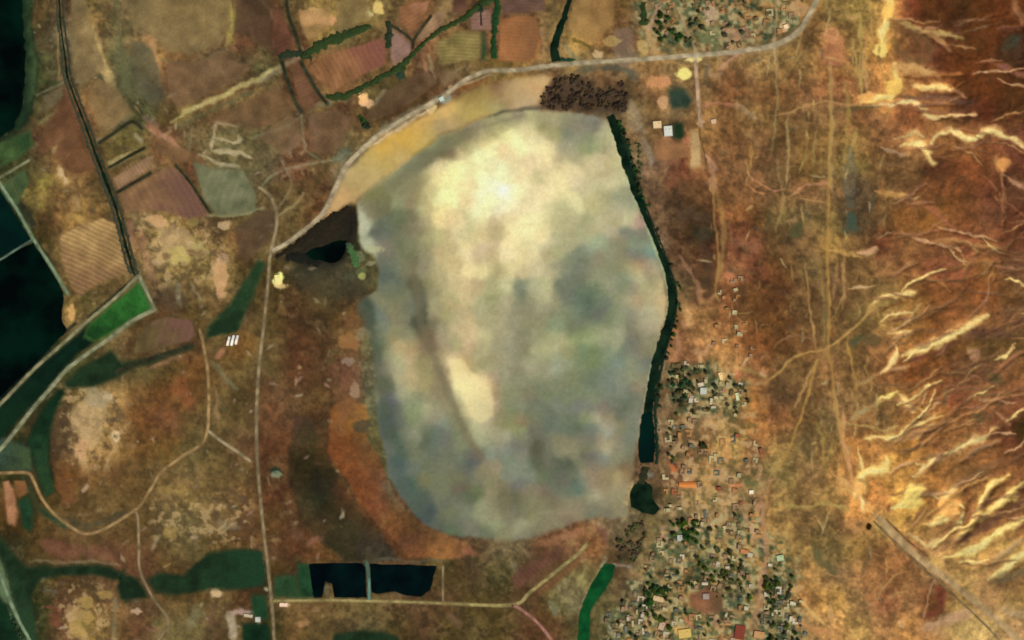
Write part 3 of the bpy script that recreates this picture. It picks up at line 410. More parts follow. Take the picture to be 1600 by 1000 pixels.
# black peat and reeds round the marsh pond
patch([(438,404),(470,376),(505,346),(548,318),(556,338),(554,372),(542,392),(536,412),(512,424),(480,424),(466,408)], '241f17', .8, 6)
patch([(455,414),(540,410),(582,430),(566,468),(510,470),(466,450)], '4a4a38', .4, 14)
for b in [(560,400,10,8,'8a9468',.5),(566,424,9,7,'6c7a4a',.5),(578,412,8,5,'b0b088',.5),(548,432,9,7,'555a3c',.5)]: blob(*b)
# sand-filled wadis coming out of the eastern hills (bright), slope shade painted as dark strokes, with some dark ground
WADI = [
 ([(1352,735),(1372,732),(1386,730),(1388,716)], 9, 'fd7'), ([(1340,700),(1346,735),(1352,770)], 6, 'eb6'), ([(1352,690),(1372,684),(1400,688)], 5, 'eb6'), ([(1395,790),(1412,788),(1428,768),(1446,766)], 12, 'fe8'), ([(1478,800),(1484,790),(1494,786),(1505,792)], 6, 'fd7'), ([(1460,816),(1475,805),(1482,812)], 7, 'fe8'), ([(1490,826),(1498,812),(1505,800)], 5, 'fe8'), ([(1430,690),(1445,672),(1462,655)], 4, 'db7'),
 ([(1528,800),(1540,772),(1550,756)], 8, 'fe8'), ([(1555,795),(1572,778),(1590,752)], 8, 'fe8'), ([(1490,850),(1510,828),(1522,815)], 6, 'fd7'), ([(1384,62),(1376,74),(1378,84)], 8, 'fe8'), ([(1386,30),(1380,44)], 7, 'fe8'), ([(1400,128),(1394,142),(1380,150)], 9, 'fe8'), ([(1352,150),(1366,154),(1378,152)], 8, 'fd7'), ([(1440,136),(1462,138),(1476,141)], 6, 'fd8'),
 ([(1382,-8),(1393,10),(1386,32),(1378,52),(1378,78)], 15, 'fc6'), ([(1388,25),(1420,38),(1450,50),(1500,56)], 8, 'ca6'), ([(1440,50),(1462,62),(1482,80)], 5, 'b85'),
 ([(1401,98),(1400,125),(1393,146),(1372,152),(1345,158)], 13, 'fc6'), ([(1402,106),(1430,102),(1462,118)], 13, 'da6'), ([(1425,130),(1450,137),(1490,142)], 9, 'fb6'), ([(1470,118),(1505,116)], 4, 'a63'),
 ([(1350,166),(1390,162),(1420,154),(1436,165),(1448,180),(1475,182),(1522,182)], 6, 'ea7'), ([(1488,142),(1510,155)], 4, 'a75'),
 ([(1395,215),(1412,213),(1425,207),(1442,214)], 4, 'db7'), ([(1406,228),(1430,224),(1446,238),(1460,256)], 11, 'fc7'), ([(1452,225),(1462,210),(1480,207),(1515,218),(1538,206),(1568,213),(1604,240)], 9, 'eb7'),
 ([(1560,262),(1563,254),(1570,256)], 14, 'd95'), ([(1566,268),(1582,284),(1606,302)], 5, 'b86'), ([(1565,270),(1565,352)], 2.5, '964'), ([(1580,0),(1592,40)], 6, '964'),
 ([(1362,478),(1374,466),(1400,459),(1432,459)], 7, 'fc7'), ([(1350,500),(1364,476)], 4, 'b95'), ([(1376,502),(1392,490),(1424,486)], 6, 'eb7'), ([(1390,521),(1428,517)], 6, 'fb6'), ([(1325,450),(1365,447)], 3, 'ca7'), ([(1360,432),(1390,427),(1420,430)], 3, 'a74'),
 ([(1374,582),(1392,566),(1402,548),(1396,538)], 7, 'fb7'), ([(1408,556),(1440,546),(1485,524),(1520,507),(1545,492)], 13, 'fc7'), ([(1340,600),(1372,582)], 4, 'a85'), ([(1388,580),(1420,572)], 4, 'c96'),
 ([(1364,632),(1384,622),(1402,612)], 8, 'fd6'), ([(1408,616),(1416,630),(1422,645)], 11, 'fb6'), ([(1374,684),(1395,683),(1414,672),(1422,660)], 10, 'eb6'), ([(1378,672),(1400,664)], 4, 'ca6'), ([(1330,655),(1362,630)], 3, 'a96'),
 ([(1428,740),(1450,725),(1480,708),(1510,690),(1555,670)], 11, 'eb7'), ([(1420,660),(1445,645),(1470,625)], 4, 'c96'), ([(1400,690),(1440,682)], 5, 'b85'), ([(1412,682),(1440,675),(1475,662)], 4, 'b85'),
 ([(1388,715),(1387,735),(1360,735),(1342,750),(1345,775)], 12, 'fc6'), ([(1420,770),(1445,765)], 10, 'fb6'), ([(1335,780),(1340,760)], 8, 'fb6'), ([(1345,775),(1348,800)], 7, 'fb7'),
 ([(1500,830),(1522,808),(1535,775),(1552,752),(1575,742)], 9, 'fc6'), ([(1490,850),(1520,815),(1550,795),(1580,765),(1606,740)], 9, 'fc6'), ([(1475,872),(1500,868),(1530,848),(1606,806)], 10, 'fd7'), ([(1540,905),(1570,885),(1588,868),(1606,850)], 11, 'ec7'), ([(1545,880),(1570,860),(1600,835)], 5, 'b96'),
 ([(1470,785),(1480,770),(1492,760)], 13, 'fb6'), ([(1440,820),(1470,815),(1495,800)], 8, 'eb6'), ([(1450,805),(1475,785),(1510,760),(1545,745)], 4, 'c95'), ([(1420,835),(1450,850),(1480,840)], 8, 'db7'),
 ([(1450,380),(1480,378),(1520,382),(1570,388)], 5, 'a74'), ([(1440,320),(1470,340),(1490,360)], 5, 'a64'), ([(1480,420),(1530,408),(1560,410)], 4, 'a74'), ([(1425,432),(1465,440),(1485,455)], 3, 'a74'),
 ([(1550,105),(1580,115),(1606,128)], 5, '854'), ([(1560,45),(1600,42)], 5, '743'), ([(1340,395),(1372,388)], 5, 'ca7'), ([(1375,230),(1420,245)], 4, 'a86'), ([(1365,300),(1420,302)], 6, 'c95'), ([(1510,545),(1525,560)], 9, 'a85'),
 ([(1545,590),(1580,560),(1606,545)], 4, '964'), ([(1550,640),(1575,665)], 3, 'a75'), ([(1500,720),(1530,700),(1560,690)], 4, '975'), ([(1300,740),(1320,755),(1335,765)], 5, 'da6'),
]
for pts, w_, c_ in WADI:
    stroke(pts, w_ * 1.9, 'c08a50', 0.45, 3.0, 2.2, 0.3)
    stroke(pts, w_ * 1.2, c_, 1.0, 1.8, 2.2, 0.3)
    if c_[0] in 'ef': stroke(pts, w_ * 0.7, 'ffe894', 0.85, 1.2, 2.2, 0.35)  # brighter core on the sand bed, a highlight put into the colour
for pts, w_, c_ in [  # dark strokes; several are shaded slopes put into the soil colour
 ([(1410,118),(1436,121),(1450,131)], 3, '742'), ([(1395,152),(1410,148),(1430,150)], 4, '753'), ([(1455,187),(1488,187)], 2, '431'), ([(1300,172),(1340,168),(1380,165)], 5, '653'),
 ([(1475,858),(1510,838),(1560,806),(1606,772)], 13, '643'), ([(1545,912),(1606,886)], 15, '764'), ([(1370,488),(1395,475),(1420,468)], 5, '742'), ([(1390,502),(1420,495)], 4, '743'), ([(1408,566),(1450,556),(1500,532)], 4, '743'),
 ([(1422,150),(1480,155),(1520,165)], 8, '754'), ([(1330,540),(1350,525)], 10, '553'), ([(1540,580),(1560,600)], 14, '653'), ([(1500,525),(1545,520),(1580,530)], 16, '643'), ([(1590,655),(1602,700)], 14, '431'), ([(1470,640),(1480,600)], 8, '764'),
 ([(1485,760),(1520,740),(1560,720)], 8, '864'), ([(1470,830),(1500,818)], 4, '753'), ([(1410,790),(1440,775)], 3, '864'), ([(1388,797),(1393,785)], 9, '853'), ([(1415,815),(1422,808)], 8, '753'), ([(1395,40),(1440,60),(1450,90),(1410,85),(1398,60)], 18, '753'),
 ([(1500,30),(1490,50)], 20, '532'), ([(1565,80),(1590,60)], 18, '443'),
]:
    stroke(pts, w_, c_, 0.75, 2.5, 2.0, 0.25)
# countless small gullies feathering down from the hills
GULLY = []
_r = random.Random(77)
for band, n_, (xa, xb), (ya, yb), ang0, spread in [('n', 22, (1385, 1560), (20, 270), -4, 14), ('m', 30, (1370, 1600), (290, 470), 6, 22), ('c', 44, (1350, 1600), (430, 640), 20, 12), ('s', 60, (1380, 1620), (620, 900), 29, 9)]:
    for _ in range(n_):
        x_ = _r.uniform(xa, xb); y_ = _r.uniform(ya, yb); an = math.radians(ang0 + _r.gauss(0, spread)); ln = _r.uniform(28, 95); q = [(x_, y_)]
        if y_ > .68 * (x_ - 1370) + 800: continue
        for k in range(4):
            an += math.radians(_r.gauss(0, 9)); x_ += math.cos(an) * ln / 4; y_ -= math.sin(an) * ln / 4; q.append((x_, y_))
        bright = _r.random() ** 1.6
        hot = bright if band in 'sc' else bright * .75
        wd_ = _r.uniform(1.5, 3.0) + 1.4 * hot
        GULLY.append((q, wd_))
        stroke([(a_ + 1.5, b_ + wd_ * .9) for a_, b_ in q], wd_ * 1.2, '742' if band in 'nm' else '753', .5, 1.5, 1.5, .3)  # dark line offset to one side: shade of the gully bank put into colour
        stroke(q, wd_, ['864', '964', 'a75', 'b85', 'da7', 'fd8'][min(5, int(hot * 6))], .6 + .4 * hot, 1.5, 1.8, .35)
        if _r.random() < .55:
            j = q[_r.choice((2, 3))]; an2 = an + math.radians(_r.choice((-28, 28))); l2 = ln * .45
            b2 = [j, (j[0] + math.cos(an2) * l2 * .5, j[1] - math.sin(an2) * l2 * .5), (j[0] + math.cos(an2 * .8) * l2, j[1] - math.sin(an2 * .8) * l2)]
            GULLY.append((b2, wd_ * .7)); stroke(b2, wd_ * .7, ['964', 'a74', 'b85', 'ca6', 'db7', 'eb7'][min(5, int(hot * 6))], .5 + .3 * hot, 1.2, 1.8, .35)
# pale vertical vehicle and drainage marks on the gravel plain between village and hills
for pts, w_, c_, a_ in [
 ([(1338,5),(1345,60),(1342,110),(1348,160)], 6, 'ba6', .7), ([(1358,10),(1362,60),(1352,100),(1360,130)], 5, 'ca6', .6), ([(1300,10),(1292,60)], 4, 'ba7', .6), ([(1210,30),(1212,150),(1206,240)], 4, '996', .55),
 ([(1228,180),(1230,260),(1224,300)], 4, 'ba7', .55), ([(1258,300),(1240,305),(1225,310)], 3, 'b96', .7), ([(1240,305),(1262,290),(1290,285),(1300,300)], 4, 'c97', .7), ([(1252,312),(1290,315)], 3, 'b96', .6),
 ([(1340,200),(1330,240),(1318,250)], 6, 'ba6', .6), ([(1320,130),(1325,210),(1318,250)], 5, 'a95', .5), ([(1165,270),(1180,285),(1205,300)], 4, 'c97', .7), ([(1170,290),(1178,300),(1198,305)], 3, 'c96', .6), ([(1175,220),(1172,270)], 6, 'b95', .6),
 ([(1200,180),(1230,178),(1255,165),(1290,160),(1350,165)], 4, 'b96', .7), ([(1210,75),(1240,60),(1258,40)], 3, 'ba7', .6), ([(1220,130),(1260,75)], 3, 'a96', .5), ([(1285,55),(1310,60),(1310,45)], 6, 'da7', .7),
 ([(1292,510),(1330,440)], 3, 'a95', .5), ([(1212,0),(1213,60),(1211,115)], 5, 'ba8', .7), ([(1297,90),(1299,200),(1297,300)], 7, 'ba7', .6), ([(1280,400),(1286,470),(1292,540)], 12, '985', .5), ([(1318,385),(1320,440),(1317,480)], 7, 'b96', .65), ([(1310,405),(1300,470)], 5, 'b96', .5), ([(1258,250),(1262,200)], 4, 'a96', .5), ([(1275,200),(1270,260)], 4, 'a96', .5), ([(1215,250),(1222,320),(1215,360)], 5, 'a96', .5), ([(1318,640),(1322,700),(1334,760)], 7, 'da7', .8), ([(1304,610),(1312,660),(1320,720)], 6, 'ca7', .8), ([(1240,640),(1262,590),(1280,560)], 4, 'b96', .7), ([(1275,655),(1284,700),(1288,740)], 4, 'a95', .6), ([(1355,60),(1348,100),(1358,150)], 6, 'ca7', .6), ([(1332,60),(1338,120)], 5, 'ba6', .6), ([(1320,20),(1330,30),(1345,20)], 5, 'ca7', .5), ([(1232,345),(1248,345)], 6, 'b97', .6), ([(1290,390),(1320,395),(1345,400)], 8, 'ca6', .7), ([(1340,395),(1370,385)], 5, 'da8', .7),
 ([(1375,565),(1360,540)], 4, 'b85', .6), ([(1300,690),(1290,720)], 3, 'a95', .5), ([(1310,660),(1360,668),(1400,682)], 3, 'ba6', .6), ([(1205,740),(1225,720)], 7, 'ba7', .5),
 ([(1240,970),(1270,985),(1300,990)], 14, 'c96', .7), ([(1245,930),(1270,960),(1295,985)], 8, 'db7', .8), ([(1297,940),(1298,985)], 7, 'ca7', .7), ([(1405,970),(1412,978)], 14, 'db8', .9), ([(1240,925),(1255,915)], 10, 'ca7', .8),
 ([(1370,935),(1395,900),(1412,895)], 3, 'b96', .7), ([(1385,940),(1400,925),(1420,925)], 3, 'b96', .7), ([(1440,975),(1455,920),(1462,900)], 3, 'b97', .7), ([(1350,935),(1385,905)], 4, 'b85', .6),
 ([(1440,985),(1480,965),(1520,955)], 22, 'ca8', .8), ([(1560,950),(1606,960)], 16, 'ba8', .6), ([(1270,850),(1285,880),(1310,895)], 16, '664', .7), ([(1260,815),(1262,840)], 18, '764', .6), ([(1445,965),(1470,945),(1465,910)], 12, '743', .8),
 ([(1360,845),(1348,900)], 5, '764', .6), ([(1210,790),(1300,790),(1335,800)], 6, 'ba6', .6), ([(1215,800),(1320,808)], 3, '764', .6), ([(1310,765),(1345,770)], 3, 'db7', .6),
]:
    stroke(pts, w_ * .85, warm(c_), min(1, a_ * 1.15), 1.6, 2.0, 0.2)
for b in [(1425,782,19,23,'fd7',.95),(1482,792,17,16,'fb6',.9),(1345,762,10,12,'fb6',.7),(1376,78,11,10,'fd7',.95),(1388,20,10,14,'fc6',.8),(1398,135,13,13,'fc6',.9),(1355,152,13,8,'fb6',.8),(1358,823,4,6,'210',.95),(1330,350,12,18,'454',.8),(1328,280,10,40,'665',.5),
          (1245,360,10,12,'553',.7),(1100,365,14,14,'332',.6),(1362,530,12,10,'653',.7),(1565,258,11,9,'d95',.8),(1520,555,9,9,'b86',.6),(1525,650,10,10,'653',.6),(1380,545,8,10,'a74',.5),
          (1068,115,11,9,'fe8',.95),(1083,92,11,5,'fe9',.9),(1030,128,17,9,'d96',.8),(1036,160,8,10,'da7',.8),(435,438,8,11,'ff9',.95),(438,447,10,5,'ec8',.8),(568,155,8,12,'fc8',.95),(575,162,10,6,'eb8',.8),(492,22,20,12,'eb7',.8),(505,32,18,7,'ea7',.8),(480,28,12,14,'ea7',.8),(592,12,10,10,'ec7',.9),(578,22,6,5,'dc8',.8),
          (672,168,10,8,'ec8',.9),(338,927,9,8,'db8',.9),(214,955,8,5,'ca8',.8),(135,940,12,10,'b95',.7),(125,975,20,26,'b95',.75),(110,960,10,14,'b96',.6),(165,930,12,8,'b95',.6),(110,965,7,7,'ca7',.5),(168,620,7,5,'ec9',.8),(180,680,6,9,'ec9',.8),(140,650,24,40,'ca7',.55),(128,700,10,16,'da7',.7),(152,620,20,16,'a97',.6),(112,488,7,11,'da6',.9),(135,60,9,16,'c95',.5),
          (345,432,10,30,'da7',.75),(268,385,34,26,'ca7',.55),(245,345,14,10,'da7',.7),(280,400,20,14,'cb6',.6),(310,390,14,12,'ba6',.6),(352,352,12,8,'db8',.7),(350,405,8,8,'b97',.6),(300,345,10,9,'a95',.5),(260,400,8,6,'643',.5),(305,395,16,6,'643',.5),(243,390,8,5,'543',.5),(270,470,26,18,'543',.5),(430,735,9,5,'232',.9),(432,742,10,5,'9a8',.6),
          (555,610,8,14,'b97',.6),(545,565,9,6,'a98',.5),(567,668,13,12,'443',.7),(545,535,14,14,'a74',.6),(565,520,12,10,'986',.5),(585,390,14,6,'bb8',.7),(565,432,6,6,'bb6',.7),(545,385,5,5,'575',.6),
          (1200,40,14,14,'775',.4),(1010,20,30,18,'986',.3),(1035,30,20,14,'653',.5),(1110,20,12,14,'ca8',.7),(1150,55,26,10,'b86',.5),(1110,55,18,16,'885',.5),(1225,42,8,8,'fc9',.6),(1245,15,18,14,'c96',.6),(1300,55,16,12,'d96',.6),(1305,85,20,22,'b75',.5),(975,70,18,30,'876',.5),(920,50,26,20,'c95',.5),(955,65,12,8,'ca6',.6),(935,85,8,6,'db8',.8),(1005,75,10,18,'ca6',.7),(1018,55,9,26,'b96',.5)]:
    x, y, rx, ry, c_, a_ = b
    blob(x, y, rx, ry, c_, a_)
# old plot pattern of the north-western farmland
for pts, w_, c_, a_ in [([(180,-10),(188,60),(214,140),(240,185)], 3, '664', .6), ([(364,-10),(362,40),(350,76),(436,100)], 3, '653', .6), ([(250,92),(300,100),(350,80)], 3, '875', .5), ([(470,178),(476,230),(500,250)], 3, '886', .5), ([(400,212),(440,200),(472,178)], 3, '997', .5), ([(56,150),(100,128)], 3, '886', .5), ([(400,-10),(424,20),(440,90)], 3, 'a86', .5),
                        ([(405,295),(425,275),(455,262),(490,255),(530,248)], 3, '997', .5), ([(432,340),(460,320),(476,300)], 3, 'a96', .6), ([(440,250),(455,285),(440,320)], 3, '986', .5), ([(300,330),(350,338),(410,325)], 4, 'aa7', .5), ([(455,245),(452,222),(465,215),(478,225),(470,240)], 3, 'a86', .6)]:
    stroke(pts, w_, c_, a_, 1.5, 1)
# strips of pale and dark ground on the farmland
for pts, w_, c_, a_ in [
 ([(133,28),(148,70),(160,105),(176,130)], 15, 'db7', .9), ([(150,160),(165,195)], 14, 'ca6', .8), ([(155,115),(165,150)], 7, '443', .7), ([(185,75),(195,110),(205,140),(215,160)], 20, '664', .7), ([(172,20),(178,45)], 9, '553', .6),
 ([(225,50),(240,80),(250,120)], 14, 'c96', .6), ([(235,145),(260,160)], 20, '553', .6), ([(360,5),(362,40),(354,72)], 8, 'ba5', .7), ([(250,200),(235,185),(225,180)], 10, 'a87', .5),
 ([(268,188),(300,170),(345,150),(400,121),(440,103)], 8, 'cb7', .85), ([(275,200),(330,172),(400,140)], 7, '664', .6), ([(230,195),(255,212),(288,237)], 8, 'c97', .7), ([(210,212),(225,222)], 6, 'ba8', .6), ([(160,205),(205,185)], 5, '665', .4),
 ([(232,190),(250,206)], 4, 'a64', .6), ([(400,125),(440,108),(480,78)], 8, 'a97', .5), ([(390,45),(399,62)], 4, 'c97', .7),
 ([(337,190),(372,196),(375,190)], 5, 'cbb88c', .95), ([(335,215),(372,222),(375,212)], 5, 'bfac80', .95), ([(332,232),(370,240),(395,247)], 6, 'bfac80', .95), ([(310,240),(350,258),(375,262)], 5, 'b0a27a', .85), ([(338,190),(332,232)], 5, 'bdac84', .9), ([(345,205),(370,206)], 3, '664', .6), ([(345,228),(375,231)], 3, '664', .6), ([(380,190),(400,200)], 5, '775', .5),
 ([(290,285),(315,300),(330,335)], 4, '553', .5), ([(330,335),(400,330)], 4, 'aa7', .5), ([(300,200),(295,240)], 4, '886', .4),
 ([(92,262),(103,290)], 7, 'db8', .8), ([(85,240),(95,215)], 7, 'ba6', .5), ([(115,305),(125,330)], 8, 'b96', .6), ([(108,335),(135,345)], 12, 'b95', .6), ([(60,290),(80,275)], 16, 'a94', .5),
 ([(222,360),(228,400),(240,440)], 9, 'b86', .5), ([(200,345),(210,380)], 9, 'a76', .5), ([(300,440),(315,470)], 5, 'a97', .5), ([(275,440),(282,480)], 5, '997', .4),
 ([(485,170),(495,230)], 6, '998', .4), ([(440,280),(460,262),(490,250)], 4, 'a86', .5), ([(478,165),(520,160)], 8, '886', .6), ([(500,150),(545,160)], 6, '775', .5), ([(580,165),(605,140)], 6, 'a97', .6), ([(450,240),(455,215),(470,212)], 4, 'a87', .5),
 ([(560,186),(575,195)], 11, '222', .9), ([(640,178),(665,168)], 7, '743', .7), ([(712,142),(745,132),(765,125)], 10, '963', .7), ([(720,130),(730,140)], 6, '742', .6), ([(700,140),(710,135)], 6, 'db8', .6), ([(690,160),(705,150)], 8, 'aba', .6),
 ([(575,232),(620,205),(672,172)], 4, 'ec9', .85), ([(505,335),(520,305),(530,280)], 6, 'ca7', .8), ([(560,240),(590,210),(660,170),(700,143)], 12, '886', .6), ([(520,250),(545,232)], 16, '676', .5),
 ([(760,184),(800,172),(850,168)], 4, '554', .8), ([(660,95),(672,135)], 6, 'b86', .7), ([(668,85),(680,130)], 5, 'ba7', .5), ([(705,115),(725,105)], 4, 'a97', .5), ([(735,100),(730,112)], 4, 'a86', .5),
 ([(900,112),(930,106),(985,108)], 10, '554', .75), ([(985,105),(995,125)], 14, '665', .6), ([(890,60),(915,70),(928,82)], 4, '652', .8), ([(880,70),(905,95)], 10, '886', .6), ([(845,45),(845,90)], 4, 'a86', .5), ([(1005,5),(1015,60)], 6, 'c96', .6), ([(1030,0),(1010,50)], 5, 'ca8', .6),
 ([(985,160),(1000,205)], 18, 'a97', .6), ([(1003,215),(1020,260)], 10, 'a98', .5), ([(1040,215),(1055,260)], 24, 'a75', .6), ([(1085,215),(1086,262)], 22, 'b95', .6), ([(1072,215),(1078,230)], 12, 'b65', .5), ([(1040,285),(1060,290)], 20, 'a64', .5),
 ([(1096,240),(1112,262),(1113,300)], 9, 'da8', .6), ([(1100,95),(1112,118),(1130,118)], 5, 'b97', .5), ([(1120,112),(1155,85)], 4, 'c97', .7), ([(1120,85),(1130,105)], 3, 'b96', .5), ([(1095,164),(1130,163),(1160,168)], 5, 'c86', .6), ([(1150,165),(1185,185)], 7, 'ca8', .4),
 ([(1062,400),(1085,440),(1098,470)], 6, 'b86', .6), ([(1118,455),(1105,472),(1090,465)], 7, 'b85', .6), ([(1075,480),(1078,510)], 9, 'eb7', .7), ([(1060,520),(1055,560)], 8, 'b86', .6), ([(1135,425),(1145,440)], 12, 'e96', .6), ([(1120,530),(1100,550),(1080,548)], 8, 'da7', .6),
 ([(1122,575),(1130,595)], 8, 'fc8', .7), ([(1148,580),(1152,590)], 10, 'd75', .7), ([(1165,600),(1200,595)], 6, 'b96', .5), ([(1150,570),(1200,590)], 4, 'a95', .5), ([(1100,655),(1130,650)], 12, 'c96', .5), ([(1135,680),(1135,720)], 12, 'ea6', .7), ([(1052,735),(1058,730)], 16, 'd74', .8), ([(1060,757),(1088,757)], 9, 'fa6', .9), ([(1140,760),(1165,757)], 6, 'd85', .7),
 ([(1165,750),(1190,770)], 22, '774', .6), ([(1185,760),(1195,860),(1188,940),(1170,1000)], 9, 'b86', .7), ([(1160,800),(1180,840),(1195,860)], 5, 'c97', .6), ([(1205,740),(1195,800),(1200,870)], 5, 'b85', .6), ([(1190,960),(1185,1000)], 16, 'b86', .4),
 ([(1030,820),(1045,850)], 10, 'c97', .5), ([(1000,870),(1040,885)], 14, 'b96', .5), ([(1090,935),(1125,942)], 22, 'a64', .85), ([(1010,965),(1040,960)], 22, 'ca7', .6), ([(1055,980),(1080,990)], 14, 'fb6', .75), ([(1070,965),(1085,985)], 10, 'e86', .6), ([(985,890),(1010,905)], 12, 'b96', .5), ([(940,960),(960,1000)], 6, '998', .4),
 ([(1130,330),(1140,340)], 16, 'b74', .5), ([(1120,300),(1130,360),(1118,460)], 6, 'b95', .5), ([(1145,380),(1190,385)], 20, 'a75', .4), ([(1060,330),(1110,345)], 26, '543', .5), ([(1095,350),(1108,460)], 16, '543', .5),
 ([(60,195),(90,175)], 8, '885', .5), ([(60,130),(90,130)], 9, '342', .6), ([(5,240),(50,225)], 20, '352', .5), ([(230,575),(290,555)], 6, 'b86', .5), ([(275,590),(300,640)], 28, '953', .5), ([(330,565),(345,580),(370,610)], 9, '886', .5), ([(350,545),(340,560)], 8, 'c86', .7), ([(335,610),(342,660)], 5, 'a86', .5),
 ([(245,765),(290,770)], 12, 'b95', .5), ([(340,815),(370,825)], 14, 'a97', .5), ([(255,835),(275,830)], 16, 'b95', .6), ([(235,860),(250,835)], 4, 'a97', .5), ([(300,840),(312,840)], 6, 'ca8', .7), ([(95,750),(110,790)], 20, '853', .6), ([(130,770),(140,755)], 6, 'ca8', .7), ([(60,850),(180,870)], 20, '854', .5), ([(45,878),(160,880),(190,885)], 4, '986', .5),
 ([(100,808),(130,822),(170,812),(200,800)], 12, '443', .55), ([(70,920),(90,925)], 12, '998', .3), ([(66,950),(100,952)], 3, '843', .6), ([(80,960),(95,980)], 14, '843', .5), ([(178,930),(181,1000)], 5, '886', .5), ([(290,980),(310,950)], 22, '886', .4), ([(230,980),(245,985)], 10, '965', .5), ([(330,985),(335,940)], 6, '754', .5),
 ([(358,955),(366,1000)], 13, 'ba8', .9), ([(360,955),(400,958)], 9, 'ca9', .9), ([(440,945),(450,947)], 9, 'fda', .8), ([(465,975),(485,970)], 10, 'c96', .6), ([(405,975),(402,965)], 6, 'dda', .7), ([(412,920),(418,922)], 6, 'dda', .6), ([(480,850),(500,845)], 16, '965', .6), ([(455,832),(475,840)], 14, '754', .5), ([(445,805),(455,800)], 8, '986', .3),
 ([(580,875),(700,876)], 3, '665', .5), ([(600,930),(640,930)], 6, '764', .5), ([(508,915),(512,930)], 12, '775', .8), ([(700,960),(720,980)], 12, '865', .4), ([(800,880),(812,905)], 8, '997', .4),
 ([(800,905),(850,870),(880,855)], 12, '643', .7), ([(820,920),(900,855)], 10, '643', .5), ([(850,850),(880,838),(915,828)], 14, 'a75', .6), ([(930,820),(946,835),(948,860)], 10, '854', .5), ([(860,940),(870,960)], 16, '9a8', .4), ([(940,890),(950,870)], 5, 'aa8', .5), ([(960,882),(990,886)], 4, 'a98', .6),
 ([(1005,735),(1018,745)], 9, '998', .5), ([(1000,765),(985,800)], 10, '543', .6),
 ([(1090,195),(1100,190)], 6, 'fc9', .7), ([(1160,200),(1190,230)], 8, 'a85', .5),
]:
    stroke(pts, w_, c_, a_ * 0.9, 2.0, 1.6, 0.12)
# fine marks: footpaths, wheel scars and scrub specks on the gravel plain, clods and straw heaps on the farmland
_r = random.Random(41)
for _ in range(260):
    x_ = _r.uniform(1095, 1385); y_ = _r.uniform(80, 1000)
    if x_ < 1250 and y_ > 560: continue
    an = math.radians(_r.choice((90, 88, 92, 80, 100, 20, 160)) + _r.gauss(0, 10)); ln = _r.uniform(8, 34)
    q = [(x_, y_), (x_ + math.cos(an) * ln * .5 + _r.gauss(0, 2), y_ - math.sin(an) * ln * .5 + _r.gauss(0, 2)), (x_ + math.cos(an) * ln, y_ - math.sin(an) * ln)]
    if _r.random() < .55: stroke(q, _r.uniform(1.6, 3.2), _r.choice(('b95', 'ca6', 'ba7', 'a85')), _r.uniform(.35, .7), 1.0, 1.5, .3)
    else: stroke(q, _r.uniform(2.5, 6), _r.choice(('653', '643', '554', '742')), _r.uniform(.25, .5), 1.5, 1.5, .3)
for _ in range(420):
    x_ = _r.uniform(50, 540); y_ = _r.uniform(0, 1000)
    if 300 < y_ < 600 and x_ < 110: continue
    an = math.radians(_r.choice((30, 35, 120, 0, 90)) + _r.gauss(0, 14)); ln = _r.uniform(3, 16)
    q = [(x_, y_), (x_ + math.cos(an) * ln, y_ - math.sin(an) * ln)]
    if _r.random() < .5: stroke(q, _r.uniform(2, 4.5), _r.choice(('a87', 'ba8', '986', 'b96')), _r.uniform(.3, .65), 1.0, 1.5, .3)
    else: stroke(q, _r.uniform(2.5, 6), _r.choice(('543', '442', '643', '553')), _r.uniform(.3, .55), 1.3, 1.5, .3)
for _ in range(160):
    x_ = _r.uniform(1025, 1200); y_ = _r.uniform(420, 1000)
    if y_ < 650 and x_ < 1060: continue
    an = math.radians(_r.choice((80, 100, 10, 170)) + _r.gauss(0, 15)); ln = _r.uniform(5, 18)
    q = [(x_, y_), (x_ + math.cos(an) * ln, y_ - math.sin(an) * ln)]
    stroke(q, _r.uniform(2, 4), _r.choice(('db8', 'ca7', 'c95', 'b86', '653', '553')), _r.uniform(.4, .75), 1.0, 1.5, .3)
# dead water margin and pale rim along the eastern lake shore
stroke([(960,205),(974,245),(988,295),(1006,340),(1026,395),(1040,435),(1046,465),(1042,500),(1029,542),(1018,582),(1010,625)], 4, 'ac9', .6, 2.5, .3)
# ------------------------------------------------------------------ cultivated plots
FIELDS = []; WAYS = []
def crop(poly, col, label, grad=None, amp=1.0, mott=0.2):
    FIELDS.append(('crop_field', poly, col, label, None, grad, amp, mott, 'green crop fields', 1.0))
    patch(poly, col, 0.85, 4.5)
def plot(poly, col, label, furrow=None, grad=None, amp=1.0, mott=0.14, mix=1.0):
    FIELDS.append(('bare_field', poly, col, label, furrow, grad, amp, mott, 'bare farm plots', mix))
    patch(poly, col, 0.6 * mix, 4.0)
def way(name, pts, w, col, a):
    WAYS.append((name, pts, w, col))
    stroke(pts, max(w) * 1.25 if isinstance(w, list) else w * 1.35, col, a, 2.0, 0.2)
def road(pts, w, col): way('road', pts, w, col, .75)
def track(pts, w, col, a=.7): way('track', pts, w, col, a)
def trail(pts, w, col, a=.8):        # a faint desert trail, as soft as the ground it crosses
    WAYS.append(('track', pts, w * 1.6, None))
    stroke(pts, w, warm(col), a, 1.0, 1.6, 0.1)
def ditch(pts, w, col): way('ditch', pts, w, col, .7)
crop([(217,439),(226,458),(238,483),(205,501),(176,519),(152,534),(132,528),(140,506),(165,485),(195,459)], '2d6527', 'bright green crop field in the corner of two pale dyke tracks', grad=('183c18', 190, 470, 138, 530))
crop([(140,506),(132,528),(152,534),(120,556),(102,574),(84,596),(45,640),(0,690),(-30,725),(-30,658),(0,637),(50,586),(100,540)], '061e12', 'long blackish green strip field between two pale dyke tracks', grad=('0e2a17', 100, 560, 0, 660))
